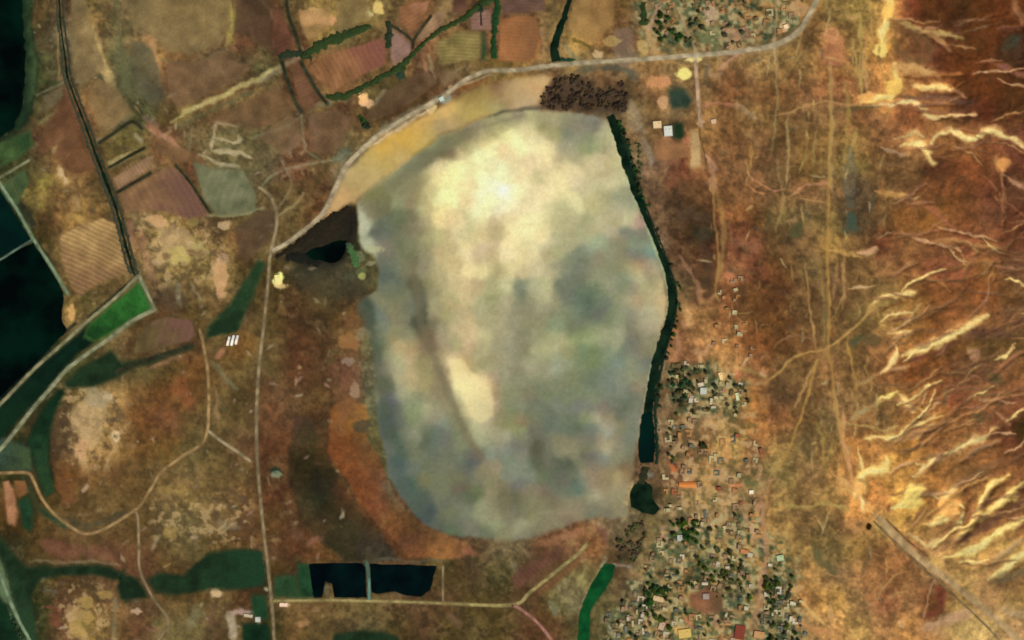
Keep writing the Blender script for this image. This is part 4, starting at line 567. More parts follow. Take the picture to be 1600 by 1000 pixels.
crop([(172,548),(182,555),(190,568),(232,560),(270,550),(300,537),(303,546),(262,560),(215,575),(180,592),(150,604),(108,608),(98,600),(120,580)], '1c301b', 'dark green field wedge south of the lower dyke track', grad=('2a4228', 180, 570, 300, 540))
crop([(92,606),(104,612),(88,640),(78,672),(76,705),(80,740),(86,770),(70,778),(58,745),(50,712),(42,690),(52,665),(72,630)], '0e2a17', 'dark green curving strip beside the winding track', grad=('2a4426', 60, 620, 70, 770))
crop([(-30,228),(0,222),(24,212),(46,205),(52,228),(28,246),(0,262),(-30,278)], '3e542c', 'mid green field at the left edge below the black basin', grad=('2a4426', 20, 240, 50, 215))
crop([(30,-30),(52,-30),(50,40),(58,90),(58,130),(48,170),(30,205),(22,205),(34,165),(38,130),(40,90),(36,40)], '1c301b', 'dark green vegetated margin along the black basin', grad=('453', 36, 60, 58, 60), amp=2.5)
crop([(40,886),(80,884),(128,882),(168,884),(186,893),(196,892),(190,908),(178,906),(150,899),(100,900),(62,906),(50,935),(56,970),(62,1030),(42,1030),(26,960),(12,905),(0,868),(-30,840),(-30,805),(0,835),(18,862)], '1c301b', 'hooked dark green strip field in the lower left', grad=('2a4228', 60, 890, 30, 990), amp=1.6)
crop([(186,905),(192,896),(216,905),(232,934),(188,940),(182,918)], '1c301b', 'small dark green field left of the diagonal track', amp=1.4)
crop([(228,906),(246,894),(286,898),(306,880),(330,862),(368,858),(402,858),(412,862),(416,905),(410,918),(372,922),(330,920),(300,928),(262,930),(240,924)], '1c301b', 'broad dark green field left of the long south road', grad=('1e3c24', 300, 890, 400, 890), amp=1.6)
crop([(-30,925),(0,938),(16,946),(30,972),(46,1000),(60,1030),(-30,1030)], '0e2a17', 'dark green field in the bottom left corner', amp=0.8)
crop([(378,974),(418,974),(422,990),(424,1030),(378,1030)], '0e2a17', 'dark green square field enclosed by a pale yard', amp=0.6)
crop([(392,930),(416,930),(420,960),(418,970),(395,962)], '1f4226', 'small green plot beside the junction buildings')
crop([(428,900),(464,898),(468,936),(428,934)], '2c4a2c', 'mid green field between the south road and the ponds', grad=('2a4426', 440, 900, 440, 935), amp=1.6)
crop([(464,880),(486,882),(494,934),(468,936)], '1f4226', 'narrow green strip on the left bank of the black pond')
crop([(522,990),(560,984),(600,986),(622,996),(640,1030),(515,1030)], '1c301b', 'dark green field cut by the bottom edge', amp=1.8)
crop([(28,782),(46,774),(52,792),(50,822),(44,832),(34,822)], '1e3c24', 'small green plot right of the orange plot')
crop([(752,52),(759,52),(759,95),(751,95)], '34482c', 'thin green plot strip north of the main road', amp=0.5)
crop([(1053,192),(1069,192),(1070,214),(1062,220),(1053,216)], '1c301b', 'small dark green plot beside the white building', amp=1.0)
crop([(1046,140),(1068,140),(1082,155),(1078,168),(1050,172),(1046,158)], '343', 'grey green plot south of the yellow threshing yard', amp=1.6)
crop([(404,404),(416,410),(408,435),(398,458),(386,482),(378,505),(372,520),(340,524),(322,530),(324,514),(340,496),(362,470),(384,436)], '2a4426', 'dark green wooded strip left of the long south road', grad=('1c301b', 400, 420, 340, 520), amp=2.2)
crop([(36,744),(40,742),(60,790),(110,822),(100,826),(60,800)], '34482c', 'thin green verge inside the winding track', amp=0.8)
crop([(-30,870),(0,868),(14,905),(28,960),(44,1000),(54,1030),(38,1030),(10,950),(-30,880)], '564', 'grey green verge beside the lower left track', amp=1.0)
crop([(0,680),(20,688),(48,700),(52,735),(0,735),(-30,735),(-30,720)], '343', 'mottled green patch above the short pale road', grad=('453', 0, 700, 50, 720), amp=1.6)

for poly_, col_, lab_ in [
 ([(106,128),(118,158),(131,196),(145,238),(152,262),(120,274),(94,262),(88,228),(62,240),(66,205),(88,170)], '6e4a31', 'reddish brown fallow plot left of the west canal bend'),
 ([(152,120),(182,136),(208,178),(194,188),(162,212),(152,198),(134,152)], '8c7048', 'tan fallow plot right of the west canal bend'),
 ([(112,-30),(128,-30),(150,60),(166,108),(150,116),(124,138),(114,110),(108,60)], '84704a', 'long tan fallow plot along the upper west canal'),
 ([(188,-30),(362,-30),(360,40),(346,70),(300,86),(262,82),(240,58),(208,46)], '857048', 'large olive tan fallow plot at the top left'),
 ([(206,60),(238,74),(250,110),(260,150),(240,170),(218,150),(198,100)], '5e5a42', 'grey olive weedy plot below the large tan plot'),
 ([(264,92),(300,96),(345,84),(396,108),(345,139),(277,172),(264,150),(258,112)], '7c6042', 'brown fallow plot above the pale straw strip'),
 ([(368,-30),(422,-30),(426,60),(430,84),(400,70),(374,50),(364,58)], '58432e', 'dark brown plot at the top between tan and red plots'),
 ([(304,196),(345,174),(400,150),(436,130),(456,168),(440,188),(400,204),(340,192)], '745638', 'red brown fallow plot below the pale straw strip'),
 ([(448,180),(468,184),(472,228),(440,244),(412,222),(404,212)], '7a6042', 'small brown plot with a pale ring mark'),
 ([(480,180),(520,168),(550,185),(538,226),(500,244),(484,232)], '73563c', 'red brown plot beside the main road bend'),
 ([(562,190),(602,142),(650,114),(670,110),(686,130),(640,164),(600,184)], '664e36', 'dark brown plot between the long hedge and the main road'),
 ([(678,112),(700,108),(718,113),(711,125),(694,138)], '7c6646', 'small tan plot tucked against the main road'),
 ([(464,17),(516,9),(518,39),(482,66),(472,50)], 'b08a56', 'pale sandy plot above the thick hedge'),
 ([(526,5),(573,-10),(578,29),(540,49),(524,57)], '8a7448', 'olive tan plot at the top beside the sandy plot'),
 ([(66,150),(96,134),(102,150),(84,168),(64,180)], '6a5e42', 'small olive plot near the black basin'),
 ([(898,-30),(962,-30),(960,38),(930,66),(898,56),(886,40)], 'a07c48', 'tan plot right of the north canal'),
 ([(250,215),(296,236),(322,258),(300,252),(276,256),(240,236)], '80603e', 'narrow tan strip plot above the grey olive fallow plot'),
 ([(404,330),(428,322),(424,372),(404,392),(386,410),(372,400),(366,356)], '5e4a34', 'dark brown plot left of the road fork')]:
    plot(poly_, col_, lab_, amp=.8, mott=.2, mix=.6)
plot([(782,28),(812,24),(838,26),(842,60),(838,92),(808,96),(778,97),(779,60)], '9e693e', 'bright orange brown ploughed plot left of the north canal', (92, 14, 0.042), grad=('8a5f3c', 790, 60, 842, 60))
plot([(478,110),(496,92),(520,82),(556,72),(598,58),(604,80),(604,100),(572,116),(540,132),(524,144),(510,138),(500,128)], '916540', 'pinkish tilled plot framed by green hedges', (-25, 20, 0.070), grad=('854', 520, 110, 600, 70))
plot([(452,105),(466,96),(474,108),(488,134),(504,158),(484,170),(474,172),(464,148)], '6e4c34', 'narrow reddish tilled strip between two dark ditches', (60, 16, 0.042))
plot([(425,12),(440,14),(456,58),(458,76),(434,88),(425,60)], '694430', 'dark reddish strip plot at the top', (70, 16, 0.049))
plot([(614,48),(628,54),(642,70),(644,82),(628,94),(612,106),(610,78)], '976', 'pale pink plot between hedges right of the teal hedge', (60, 16, 0.035))
plot([(622,10),(650,2),(672,0),(668,16),(650,44),(642,52),(624,36)], '916340', 'orange pink plot at the top between two ditches', (60, 16, 0.056), grad=('a75', 640, 30, 670, 5))
plot([(676,22),(698,12),(694,36),(672,54),(656,66),(650,58),(660,44)], '975', 'tan pink plot above the long green hedge', (60, 16, 0.042))
plot([(704,-30),(728,-30),(730,14),(722,22),(706,20)], '664634', 'dark red brown plot at the top centre', (90, 14, 0.042))
plot([(733,22),(768,12),(768,48),(735,48)], '865', 'small mauve brown square plot inside green hedges', (90, 14, 0.070))
plot([(684,64),(720,48),(752,50),(750,92),(722,96),(690,104),(682,84)], '874', 'olive tan plot with faint vertical furrows', (90, 14, 0.098))
plot([(782,-30),(848,-30),(852,18),(812,20),(784,22)], '6c5040', 'mauve brown plot along the top edge', (92, 14, 0.042))
plot([(92,368),(122,352),(160,340),(180,348),(190,380),(198,410),(200,426),(170,436),(140,452),(124,464),(110,446),(98,410)], 'a85', 'tan stubble field with slanting straw lines', (-64, 17, .16), grad=('864', 150, 370, 140, 460))
plot([(186,304),(206,292),(232,276),(262,260),(278,262),(300,288),(322,328),(326,336),(296,344),(262,332),(220,328),(196,334)], '864', 'reddish tan plot right of the west canal', (-30, 24, 0.056), grad=('754', 200, 310, 310, 320))
plot([(176,278),(204,262),(228,246),(244,238),(236,262),(204,284),(184,298)], '975', 'small tan plot between dark cross ditches', (-30, 14, 0.056))
plot([(166,252),(190,240),(212,232),(222,234),(200,250),(172,266)], '985', 'small yellowish plot between dark cross ditches', (-30, 14, 0.056))
plot([(300,250),(330,262),(380,266),(400,300),(400,330),(340,338),(318,312)], '775', 'grey olive fallow plot with faint banks', (20, 30, 0.042))
plot([(4,752),(14,750),(22,764),(28,800),(24,822),(12,820),(8,790)], 'b07c56', 'pale orange strip plot at the left edge', amp=0.5)
plot([(22,750),(40,750),(46,770),(30,778),(24,766)], '8e6038', 'small orange plot below the short pale road', amp=0.6)
plot([(206,556),(215,520),(238,500),(262,494),(300,500),(306,524),(298,534),(250,544),(222,552)], '653', 'dark brown fallow plot inside the fork of tracks', (20, 30, 0.042), grad=('754', 220, 540, 300, 510))
plot([(0,302),(10,282),(40,262),(46,284),(30,316),(40,332),(28,326)], '453', 'olive weedy plot above the left dyke')
plot([(1020,215),(1050,222),(1074,226),(1074,246),(1040,252),(1024,250)], '966a44', 'reddish tan yard south of the white building', amp=1.6)
plot([(1080,205),(1094,205),(1095,236),(1096,262),(1078,262),(1078,236)], 'b96', 'tan strip plot left of the south track', amp=0.8)
plot([(1076,928),(1100,920),(1130,932),(1128,955),(1098,958),(1078,950)], '8a5c3e', 'red brown open square among the houses', amp=2.0, grad=('6c5036', 1090, 940, 1130, 935))
plot([(800,905),(832,885),(868,858),(884,852),(872,872),(838,898),(806,925)], '643', 'dark brown plot north of the diagonal track', (-38, 18, 0.070))
plot([(832,928),(868,900),(904,870),(906,882),(880,904),(848,930)], '753', 'brown plot south of the diagonal track', (-38, 18, 0.070))

# ------------------------------------------------------------------ roads, tracks and ditches
road([(426,392),(448,380),(470,364),(492,346),(508,328),(524,294),(538,264),(556,243),(596,208),(648,176),(694,149),(722,128),(748,115),(772,110),(800,110),(850,104),(900,99),(960,95),(1010,92),(1060,88),(1120,84),(1170,78),(1200,73),(1226,64),(1248,48),(1262,28),(1276,0),(1286,-30)], [5, 5, 5, 4.5, 4.5, 5, 5, 6, 6, 5], 'a97')
road([(1372,808),(1400,838),(1436,872),(1470,898),(1505,925),(1550,962),(1590,1000),(1620,1030)], 7.5, 'b89868')
track([(1366,815),(1396,845),(1432,880),(1470,912),(1530,968),(1560,1000)], 1.6, '764')
track([(1385,812),(1420,846),(1448,868)], 1.8, '753')
track([(1086,90),(1089,130),(1092,170),(1096,198)], 4.0, 'b97')
trail([(1062,22),(1072,45),(1083,72),(1087,90)], 3.4, 'ba8')
trail([(1112,262),(1114,300),(1117,350),(1121,400),(1119,450)], 2.9, 'a85')
trail([(1094,190),(1095,215),(1099,245),(1104,262)], 2.5, '542')
track([(404,292),(422,306),(432,330),(432,352),(427,378),(422,400),(419,440),(412,510),(405,570),(401,640),(401,700),(406,770),(412,830),(419,890),(424,938),(427,975),(430,1030)], 3.4, '8c7a58')
track([(312,515),(318,540),(325,585),(326,640),(324,672),(314,694),(283,714),(252,738),(235,765),(219,790),(208,799),(168,824),(140,834),(120,829),(88,806),(66,780),(54,754),(46,740),(30,738),(0,739),(-30,739)], 3.2, '9a7c50')
track([(324,672),(344,688),(368,704),(392,721)], 3.0, '986')
track([(209,799),(215,806),(217,850),(219,892),(240,936),(263,970),(248,1000),(238,1030)], 2.6, '867352')
track([(-30,660),(0,632),(50,580),(100,535),(135,503),(166,478),(194,452),(217,430)], 3.6, '8c8660')
track([(-30,738),(0,703),(25,672),(50,640),(84,601),(105,577),(140,550),(175,526),(206,502),(241,484)], 4.4, '886')
track([(217,430),(226,450),(234,466),(242,484)], 3.6, '886')
track([(-30,240),(0,287),(25,325),(52,373),(80,416),(106,460)], 3.6, '786')
track([(52,373),(25,390),(0,406),(-30,420)], 2.2, '565')
track([(-30,292),(0,277),(46,250)], 3.0, '775')
trail([(15,273),(26,300),(34,316)], 1.9, '775')
track([(424,939),(520,938),(620,940),(700,943),(800,945),(828,926),(870,892),(900,868),(917,850)], [3, 2.8, 2.8, 2.8, 3, 4, 4, 4], '985')
track([(692,884),(692,943)], 2.2, '875')
track([(573,878),(576,905),(577,938)], 3.0, '576')
track([(800,945),(818,955),(842,975),(862,1000)], 3, 'a76')
track([(0,895),(12,930),(30,970),(46,1000),(58,1030)], 3.4, '786')
trail([(1425,722),(1432,706),(1446,688),(1480,662),(1520,640),(1555,624),(1606,611)], 3.4, 'c96')
trail([(1296,110),(1297,180),(1296,250),(1293,320),(1292,400),(1294,470),(1296,540),(1302,610),(1312,660),(1320,710),(1328,745)], 4.2, 'b95')
trail([(1318,735),(1312,690)], 3.4, 'b85')
trail([(1325,525),(1334,570),(1340,610)], 2.9, 'b95')
trail([(1256,415),(1262,450),(1268,500),(1276,548)], 3.1, 'b96')
trail([(1278,560),(1262,610),(1248,660),(1230,712),(1204,742)], 3.1, 'b95')
trail([(1275,548),(1268,532),(1246,526),(1222,530),(1208,545)], 2.4, '975')
trail([(1196,596),(1218,580),(1232,564),(1262,552),(1290,544),(1316,526),(1340,506),(1366,482)], 3.4, 'ca6')
trail([(1205,300),(1225,295)], 2.5, 'c97')
trail([(90,50),(90,90),(93,122)], 2.5, '985')
trail([(690,150),(720,136),(770,118),(775,128)], 2.0, 'ba8')
for P_, w_ in [([(154,224),(178,208),(206,190),(222,201)], 4), ([(170,262),(198,246),(226,231)], 3.6), ([(181,302),(208,286),(236,270)], 3.6), ([(274,258),(296,284),(328,332)], 3.2), ([(208,438),(180,462),(140,496)], 5),
               ([(446,-30),(450,20),(462,54),(470,82)], 4), ([(440,96),(452,134),(462,160),(472,176)], 4.5), ([(470,96),(484,122),(498,146),(511,162)], 4.5), ([(612,40),(628,50),(644,64),(645,76)], 3), ([(674,24),(656,48),(646,64)], 3), ([(751,19),(752,40)], 2.0),
               ([(30,318),(40,330),(52,352)], 8), ([(58,380),(78,408)], 4), ([(118,505),(104,517)], 3.5), ([(300,540),(260,553),(220,566),(180,583)], 5)]:
    ditch(P_, w_, '332')
C = np.clip(C, 0.02, 0.97)
ALB = np.clip(C, 0, 1) ** 2

# ------------------------------------------------------------------ relief
Z = 0.35 * fbm(GX, GY, 60, 3, 71)
Z = Z - 1.8 * lake_m
hh = smooth(1350, 1640, GX)
far = smooth(1600, 5000, GX)
base = 46 * hh + 150 * far
ra = np.where(True, np.radians(16.0 + 0 * GY), 0)
U = GX * np.cos(ra) - GY * np.sin(ra); V = GX * np.sin(ra) + GY * np.cos(ra)
ridge = 1 - np.abs(fbm(U / 1.7 + 12 * fbm(GX, GY, 60, 2, 85), V + 14 * fbm(GX, GY, 70, 2, 86), 46, 4, 81, 0.5))
ridge2 = 1 - np.abs(fbm(U / 1.4, V + 6 * fbm(GX, GY, 30, 2, 84), 16, 3, 83, 0.55))
base = base + hill * (9 * (ridge - 0.5) + 2.0 * (ridge2 - 0.5))
Z = Z + base + (1 - pan) * smooth(1040, 1200, GX) * 0.8 * fbm(GX, GY, 12, 3, 87)
for pts, w_, c_ in WADI:                 # wadi beds are cut into the hills
    L = spline(pts, 8.0); pad = 26
    w = window(L[:, 0].min() - pad, L[:, 0].max() + pad, L[:, 1].min() - pad, L[:, 1].max() + pad)
    d = seg_dist(GX[w], GY[w], L)
    dep = 6.0 * np.exp(-(d / (w_ * 0.75 + 1.5)) ** 2)
    Z[w] -= dep * hill[w]
for q, w_ in GULLY:
    L = spline(q, 10.0); pad = 14
    w = window(L[:, 0].min() - pad, L[:, 0].max() + pad, L[:, 1].min() - pad, L[:, 1].max() + pad)
    Z[w] -= 1.5 * np.exp(-(seg_dist(GX[w], GY[w], L) / (w_ * 0.7 + 1.0)) ** 2) * np.clip(hill[w] + .2, 0, 1)
def cut(pts, width, depth, wob=0):
    L = spline(pts, 5.0); pad = width + 8
    w = window(L[:, 0].min() - pad, L[:, 0].max() + pad, L[:, 1].min() - pad, L[:, 1].max() + pad)
    d = seg_dist(GX[w], GY[w], L)
    m = smooth(width * 0.5 + 2.5, width * 0.5 - 1.5, d)
    Z[w] -= depth * m

# ------------------------------------------------------------------ materials
def new_mat(name):
    m = bpy.data.materials.new(name); m.use_nodes = True
    nt = m.node_tree
    return m, nt, nt.nodes['Principled BSDF']
def ground_mat(name, fine=0.22, rough=0.95, scale=0.12, furrow=None):
    m, nt, b = new_mat(name)
    at = nt.nodes.new('ShaderNodeAttribute'); at.attribute_name = 'Col'
    geo = nt.nodes.new('ShaderNodeNewGeometry')
    nz = nt.nodes.new('ShaderNodeTexNoise'); nz.inputs['Scale'].default_value = scale; nz.inputs['Detail'].default_value = 4.0; nz.inputs['Roughness'].default_value = 0.65
    nt.links.new(geo.outputs['Position'], nz.inputs['Vector'])
    mr = nt.nodes.new('ShaderNodeMapRange')
    mr.inputs['From Min'].default_value = 0.25; mr.inputs['From Max'].default_value = 0.75
    mr.inputs['To Min'].default_value = 1 - fine; mr.inputs['To Max'].default_value = 1 + fine
    nt.links.new(nz.outputs['Fac'], mr.inputs['Value'])
    fac = mr.outputs['Result']
    if furrow:
        ang, wl, con = furrow
        mp = nt.nodes.new('ShaderNodeMapping'); mp.inputs['Rotation'].default_value = (0, 0, math.radians(ang))
        nt.links.new(geo.outputs['Position'], mp.inputs['Vector'])
        wv = nt.nodes.new('ShaderNodeTexWave'); wv.wave_type = 'BANDS'; wv.bands_direction = 'X'
        wv.inputs['Scale'].default_value = 1.0 / wl * 0.314; wv.inputs['Distortion'].default_value = 5.0; wv.inputs['Detail'].default_value = 3.0; wv.inputs['Detail Scale'].default_value = 0.5
        nt.links.new(mp.outputs[0], wv.inputs['Vector'])
        m2 = nt.nodes.new('ShaderNodeMapRange'); m2.inputs['To Min'].default_value = 1 - con; m2.inputs['To Max'].default_value = 1 + con
        nt.links.new(wv.outputs['Fac'], m2.inputs['Value'])
        mu = nt.nodes.new('ShaderNodeMath'); mu.operation = 'MULTIPLY'
        nt.links.new(fac, mu.inputs[0]); nt.links.new(m2.outputs['Result'], mu.inputs[1]); fac = mu.outputs[0]
    vm = nt.nodes.new('ShaderNodeVectorMath'); vm.operation = 'SCALE'
    nt.links.new(at.outputs['Color'], vm.inputs[0]); nt.links.new(fac, vm.inputs['Scale'])
    nt.links.new(vm.outputs[0], b.inputs['Base Color'])
    bp = nt.nodes.new('ShaderNodeBump'); bp.inputs['Strength'].default_value = 0.25; bp.inputs['Distance'].default_value = 1.0
    nt.links.new(nz.outputs['Fac'], bp.inputs['Height']); nt.links.new(bp.outputs[0], b.inputs['Normal'])
    b.inputs['Roughness'].default_value = rough
    b.inputs['Specular IOR Level'].default_value = 0.08
    return m
M_GROUND = ground_mat('bare_earth')
M_LAKE = ground_mat('salt_crust', 0.10, 0.85, 0.10)
M_SAND = ground_mat('beach_sand', 0.08, 0.95, 0.06)
M_ROAD = ground_mat('packed_earth', 0.14, 0.95, 0.2)
M_CROP = ground_mat('crop_cover', 0.25, 0.9, 0.08)
_fm = {}
def furrow_mat(ang, wl, con):
    k = (round(ang), wl, con)
    if k not in _fm: _fm[k] = ground_mat('furrowed_earth', 0.16, 0.95, 0.1, (ang, wl, con))
    return _fm[k]
def water_mat(name, deep, shallow, scale):
    m, nt, b = new_mat(name)
    geo = nt.nodes.new('ShaderNodeNewGeometry')
    nz = nt.nodes.new('ShaderNodeTexNoise'); nz.inputs['Scale'].default_value = scale; nz.inputs['Detail'].default_value = 3.0
    nt.links.new(geo.outputs['Position'], nz.inputs['Vector'])
    cr = nt.nodes.new('ShaderNodeValToRGB')
    cr.color_ramp.elements[0].position = 0.38; cr.color_ramp.elements[0].color = (*deep, 1)
    cr.color_ramp.elements[1].position = 0.66; cr.color_ramp.elements[1].color = (*shallow, 1)
    nt.links.new(nz.outputs['Fac'], cr.inputs[0]); nt.links.new(cr.outputs[0], b.inputs['Base Color'])
    b.inputs['Roughness'].default_value = 0.12
    b.inputs['IOR'].default_value = 1.33
    b.inputs['Specular IOR Level'].default_value = 0.22     # scum and weed dull the surface
    n2_ = nt.nodes.new('ShaderNodeTexNoise'); n2_.inputs['Scale'].default_value = 0.8
    nt.links.new(geo.outputs['Position'], n2_.inputs['Vector'])
    bp = nt.nodes.new('ShaderNodeBump'); bp.inputs['Strength'].default_value = 0.05
    nt.links.new(n2_.outputs['Fac'], bp.inputs['Height']); nt.links.new(bp.outputs[0], b.inputs['Normal'])
    return m
W_BLACK = water_mat('dark_water', (0.0002, 0.0012, 0.0009), (0.0006, 0.010, 0.005), 0.006)
W_NAVY = water_mat('navy_water', (0.0003, 0.002, 0.0025), (0.0008, 0.0075, 0.007), 0.01)
W_TEAL = water_mat('teal_water', (0.001, 0.008, 0.006), (0.001, 0.014, 0.009), 0.008)
W_CANAL = water_mat('canal_water', (0.002, 0.008, 0.004), (0.008, 0.022, 0.009), 0.02)
W_WEED = water_mat('weedy_water', (0.003, 0.04, 0.010), (0.006, 0.085, 0.02), 0.02)
def info_mat(name, rough, var, noise=None):
    m, nt, b = new_mat(name)
    oi = nt.nodes.new('ShaderNodeObjectInfo')
    geo = nt.nodes.new('ShaderNodeNewGeometry')
    nz = nt.nodes.new('ShaderNodeTexNoise'); nz.inputs['Scale'].default_value = noise or 0.3; nz.inputs['Detail'].default_value = 3
    nt.links.new(geo.outputs['Position'], nz.inputs['Vector'])
    mr = nt.nodes.new('ShaderNodeMapRange'); mr.inputs['From Min'].default_value = 0.25; mr.inputs['From Max'].default_value = 0.75
    mr.inputs['To Min'].default_value = 1 - var; mr.inputs['To Max'].default_value = 1 + var
    nt.links.new(nz.outputs['Fac'], mr.inputs['Value'])
    vm = nt.nodes.new('ShaderNodeVectorMath'); vm.operation = 'SCALE'
    nt.links.new(oi.outputs['Color'], vm.inputs[0]); nt.links.new(mr.outputs['Result'], vm.inputs['Scale'])
    nt.links.new(vm.outputs[0], b.inputs['Base Color'])
    b.inputs['Roughness'].default_value = rough
    b.inputs['Specular IOR Level'].default_value = 0.03
    return m
M_PLASTER = info_mat('mud_plaster', 0.9, 0.18)
M_LEAF = info_mat('foliage', 0.8, 0.35, 0.25)
M_BARK, _nt, _b = new_mat('bark'); _b.inputs['Base Color'].default_value = (0.09, 0.06, 0.04, 1); _b.inputs['Roughness'].default_value = 0.95
M_WOOD, _nt, _b = new_mat('painted_wood'); _b.inputs['Base Color'].default_value = (0.12, 0.10, 0.07, 1); _b.inputs['Roughness'].default_value = 0.7

# ------------------------------------------------------------------ object helpers
def tag(o, label=None, cat=None, group=None, kind=None):
    if label: o['label'] = label
    if cat: o['category'] = cat
    if group: o['group'] = group
    if kind: o['kind'] = kind
    return o
def set_col(me, cols):
    a = me.color_attributes.new('Col', 'FLOAT_COLOR', 'POINT')
    c = np.ones((len(me.vertices), 4), np.float32); c[:, :3] = cols
    a.data.foreach_set('color', c.ravel())
def link(name, me, mat, parent=None):
    if mat: me.materials.append(mat)
    o = bpy.data.objects.new(name, me); COL.objects.link(o)
    if parent: o.parent = parent
    return o
def mesh_np(name, V, F, smooth_=True):
    me = bpy.data.meshes.new(name)
    V = np.asarray(V, np.float32); F = np.asarray(F, np.int32); k = F.shape[1]
    me.vertices.add(len(V)); me.vertices.foreach_set('co', V.ravel())
    me.loops.add(F.size); me.loops.foreach_set('vertex_index', F.ravel())
    me.polygons.add(len(F)); me.polygons.foreach_set('loop_start', np.arange(0, F.size, k, dtype=np.int32))
    me.polygons.foreach_set('loop_total', np.full(len(F), k, np.int32))
    me.update(calc_edges=True); me.validate()
    if smooth_: me.polygons.foreach_set('use_smooth', np.ones(len(F), bool))
    return me
def gz(x, y): return sample(Z, x, y)
def jag(poly, step=5.0, amp=0.9, seed=0):
    """outline resampled with a slightly uneven edge"""
    out = []
    n = len(poly)
    for i in range(n):
        a = np.array(poly[i], float); b = np.array(poly[(i + 1) % n], float)
        k = max(1, int(np.hypot(*(b - a)) / step))
        for t in np.arange(k) / k: out.append(a + (b - a) * t)
    out = np.array(out)
    j = np.stack([fbm(out[:, 0], out[:, 1], 9, 2, 301 + seed), fbm(out[:, 0], out[:, 1], 9, 2, 401 + seed)], 1) * amp
    return out + j
def sheet(name, poly, mat, col=None, lift=0.35, spacing=4.0, amp=0.9, mott=0.16, flat=None, grad=None, edge=0, mix=1.0, kind='structure', label=None, cat=None, group=None):
    """a sheet of ground, crop or water lying on the terrain"""
    out = jag(poly, 5.0, amp)
    x0, y0 = out.min(0); x1, y1 = out.max(0)
    gx, gy = np.meshgrid(np.arange(x0, x1, spacing), np.arange(y0, y1, spacing))
    gx = gx.ravel(); gy = gy.ravel()
    ol = [tuple(p) for p in out]
    keep = sdist(gx, gy, ol) < -spacing * 0.6
    pts = [Vector(p) for p in ol] + [Vector((a, b)) for a, b in zip(gx[keep], gy[keep])]
    n = len(ol)
    v, e, f, *_ = delaunay_2d_cdt(pts, [(i, (i + 1) % n) for i in range(n)], [list(range(n))], 1, 1e-4)
    vx = np.array([p[0] for p in v]); vy = np.array([p[1] for p in v])
    z = (gz(vx, vy) if flat is None else np.full(len(vx), flat)) + lift
    P = np.stack([wx(vx), wy(vy), z], 1)
    F = []
    for t in f:
        a, b, c = t[0], t[1], t[2]
        if (P[b][0] - P[a][0]) * (P[c][1] - P[a][1]) - (P[b][1] - P[a][1]) * (P[c][0] - P[a][0]) < 0: a, b, c = a, c, b
        F.append((a, b, c))
    me = mesh_np(name, P, F)
    if col is None: cc = sample(ALB, vx, vy)
    else:
        cc = np.sqrt(h3(col))[None, :] * (1 + mott * fbm(vx, vy, 16, 3, 55))[:, None]
        if grad:
            c2, x_a, y_a, x_b, y_b = grad
            t = np.clip(((vx - x_a) * (x_b - x_a) + (vy - y_a) * (y_b - y_a)) / ((x_b - x_a) ** 2 + (y_b - y_a) ** 2) + 0.2 * fbm(vx, vy, 12, 3, 56), 0, 1)[:, None]
            t = t * t * (3 - 2 * t)
            cc = cc * (1 - t) + np.sqrt(h3(c2))[None, :] * t
        if mix < 1: cc = cc * mix + np.sqrt(sample(ALB, vx, vy)) * (1 - mix)
        if edge:
            t = smooth(0.0, -edge, sdist(vx, vy, ol) + 0.8 * fbm(vx, vy, 5, 2, 58))[:, None]
            cc = np.sqrt(sample(ALB, vx, vy)) * (1 - t) + cc * t
        cc = np.clip(cc, 0, 1) ** 2
    set_col(me, cc)
    o = link(name, me, mat)
    return tag(o, label, cat, group, kind)
def ribbon(name, pts, width, mat, col=None, lift=0.5, crown=0.0, soft=False, kind='structure', wob=0.3, mott=0.24, flat=None, label=None, cat=None, group=None):
    L = spline(pts, 3.0)
    n = len(L)
    s = np.linspace(0, 1, n)
    wd = np.interp(s, np.linspace(0, 1, len(width)), width) if isinstance(width, (list, tuple)) else np.full(n, float(width))
    T = np.gradient(L, axis=0); T /= np.linalg.norm(T, axis=1)[:, None] + 1e-9
    N = np.stack([-T[:, 1], T[:, 0]], 1)
    P = []; c = []
    js = np.array([-1, -0.5, 0.5, 1])
    if soft: wd = wd * 1.7
    for k, t in enumerate(js):
        e = wd / 2 * (1 + wob * fbm(L[:, 0] + 50 * np.sign(t), L[:, 1], 7, 2, 91)) if abs(t) == 1 else wd / 2
        q = L + N * (e * t)[:, None]
        zz = (gz(q[:, 0], q[:, 1]) if flat is None else np.full(n, float(flat))) + lift + (crown if abs(t) < 1 else 0)
        P.append(np.stack([wx(q[:, 0]), wy(q[:, 1]), zz], 1)); c.append(q)
    P = np.array(P); c = np.array(c)
    V = P.transpose(1, 0, 2).reshape(-1, 3); q = c.transpose(1, 0, 2).reshape(-1, 2)
    F = []
    for i in range(n - 1):
        for k in range(3):
            a = i * 4 + k
            F.append((a, a + 1, a + 5, a + 4))
    me = mesh_np(name, V, F)
    nrm = me.polygons[0].normal.z
    if nrm < 0: me.flip_normals()
    if col is not None:
        cc = np.sqrt(h3(col))[None, :] * (1 + mott * fbm(q[:, 0], q[:, 1], 9, 3, 57))[:, None]
        cc = np.clip(cc, 0, 1) ** 2
        if soft:
            ed = np.tile(np.array([1, 0, 0, 1]), n)[:, None]
            cc = cc * (1 - ed) + sample(ALB, q[:, 0], q[:, 1]) * ed
        set_col(me, cc)
    else:
        set_col(me, sample(ALB, q[:, 0], q[:, 1]))
    o = link(name, me, mat)
    return tag(o, label, cat, group, kind)
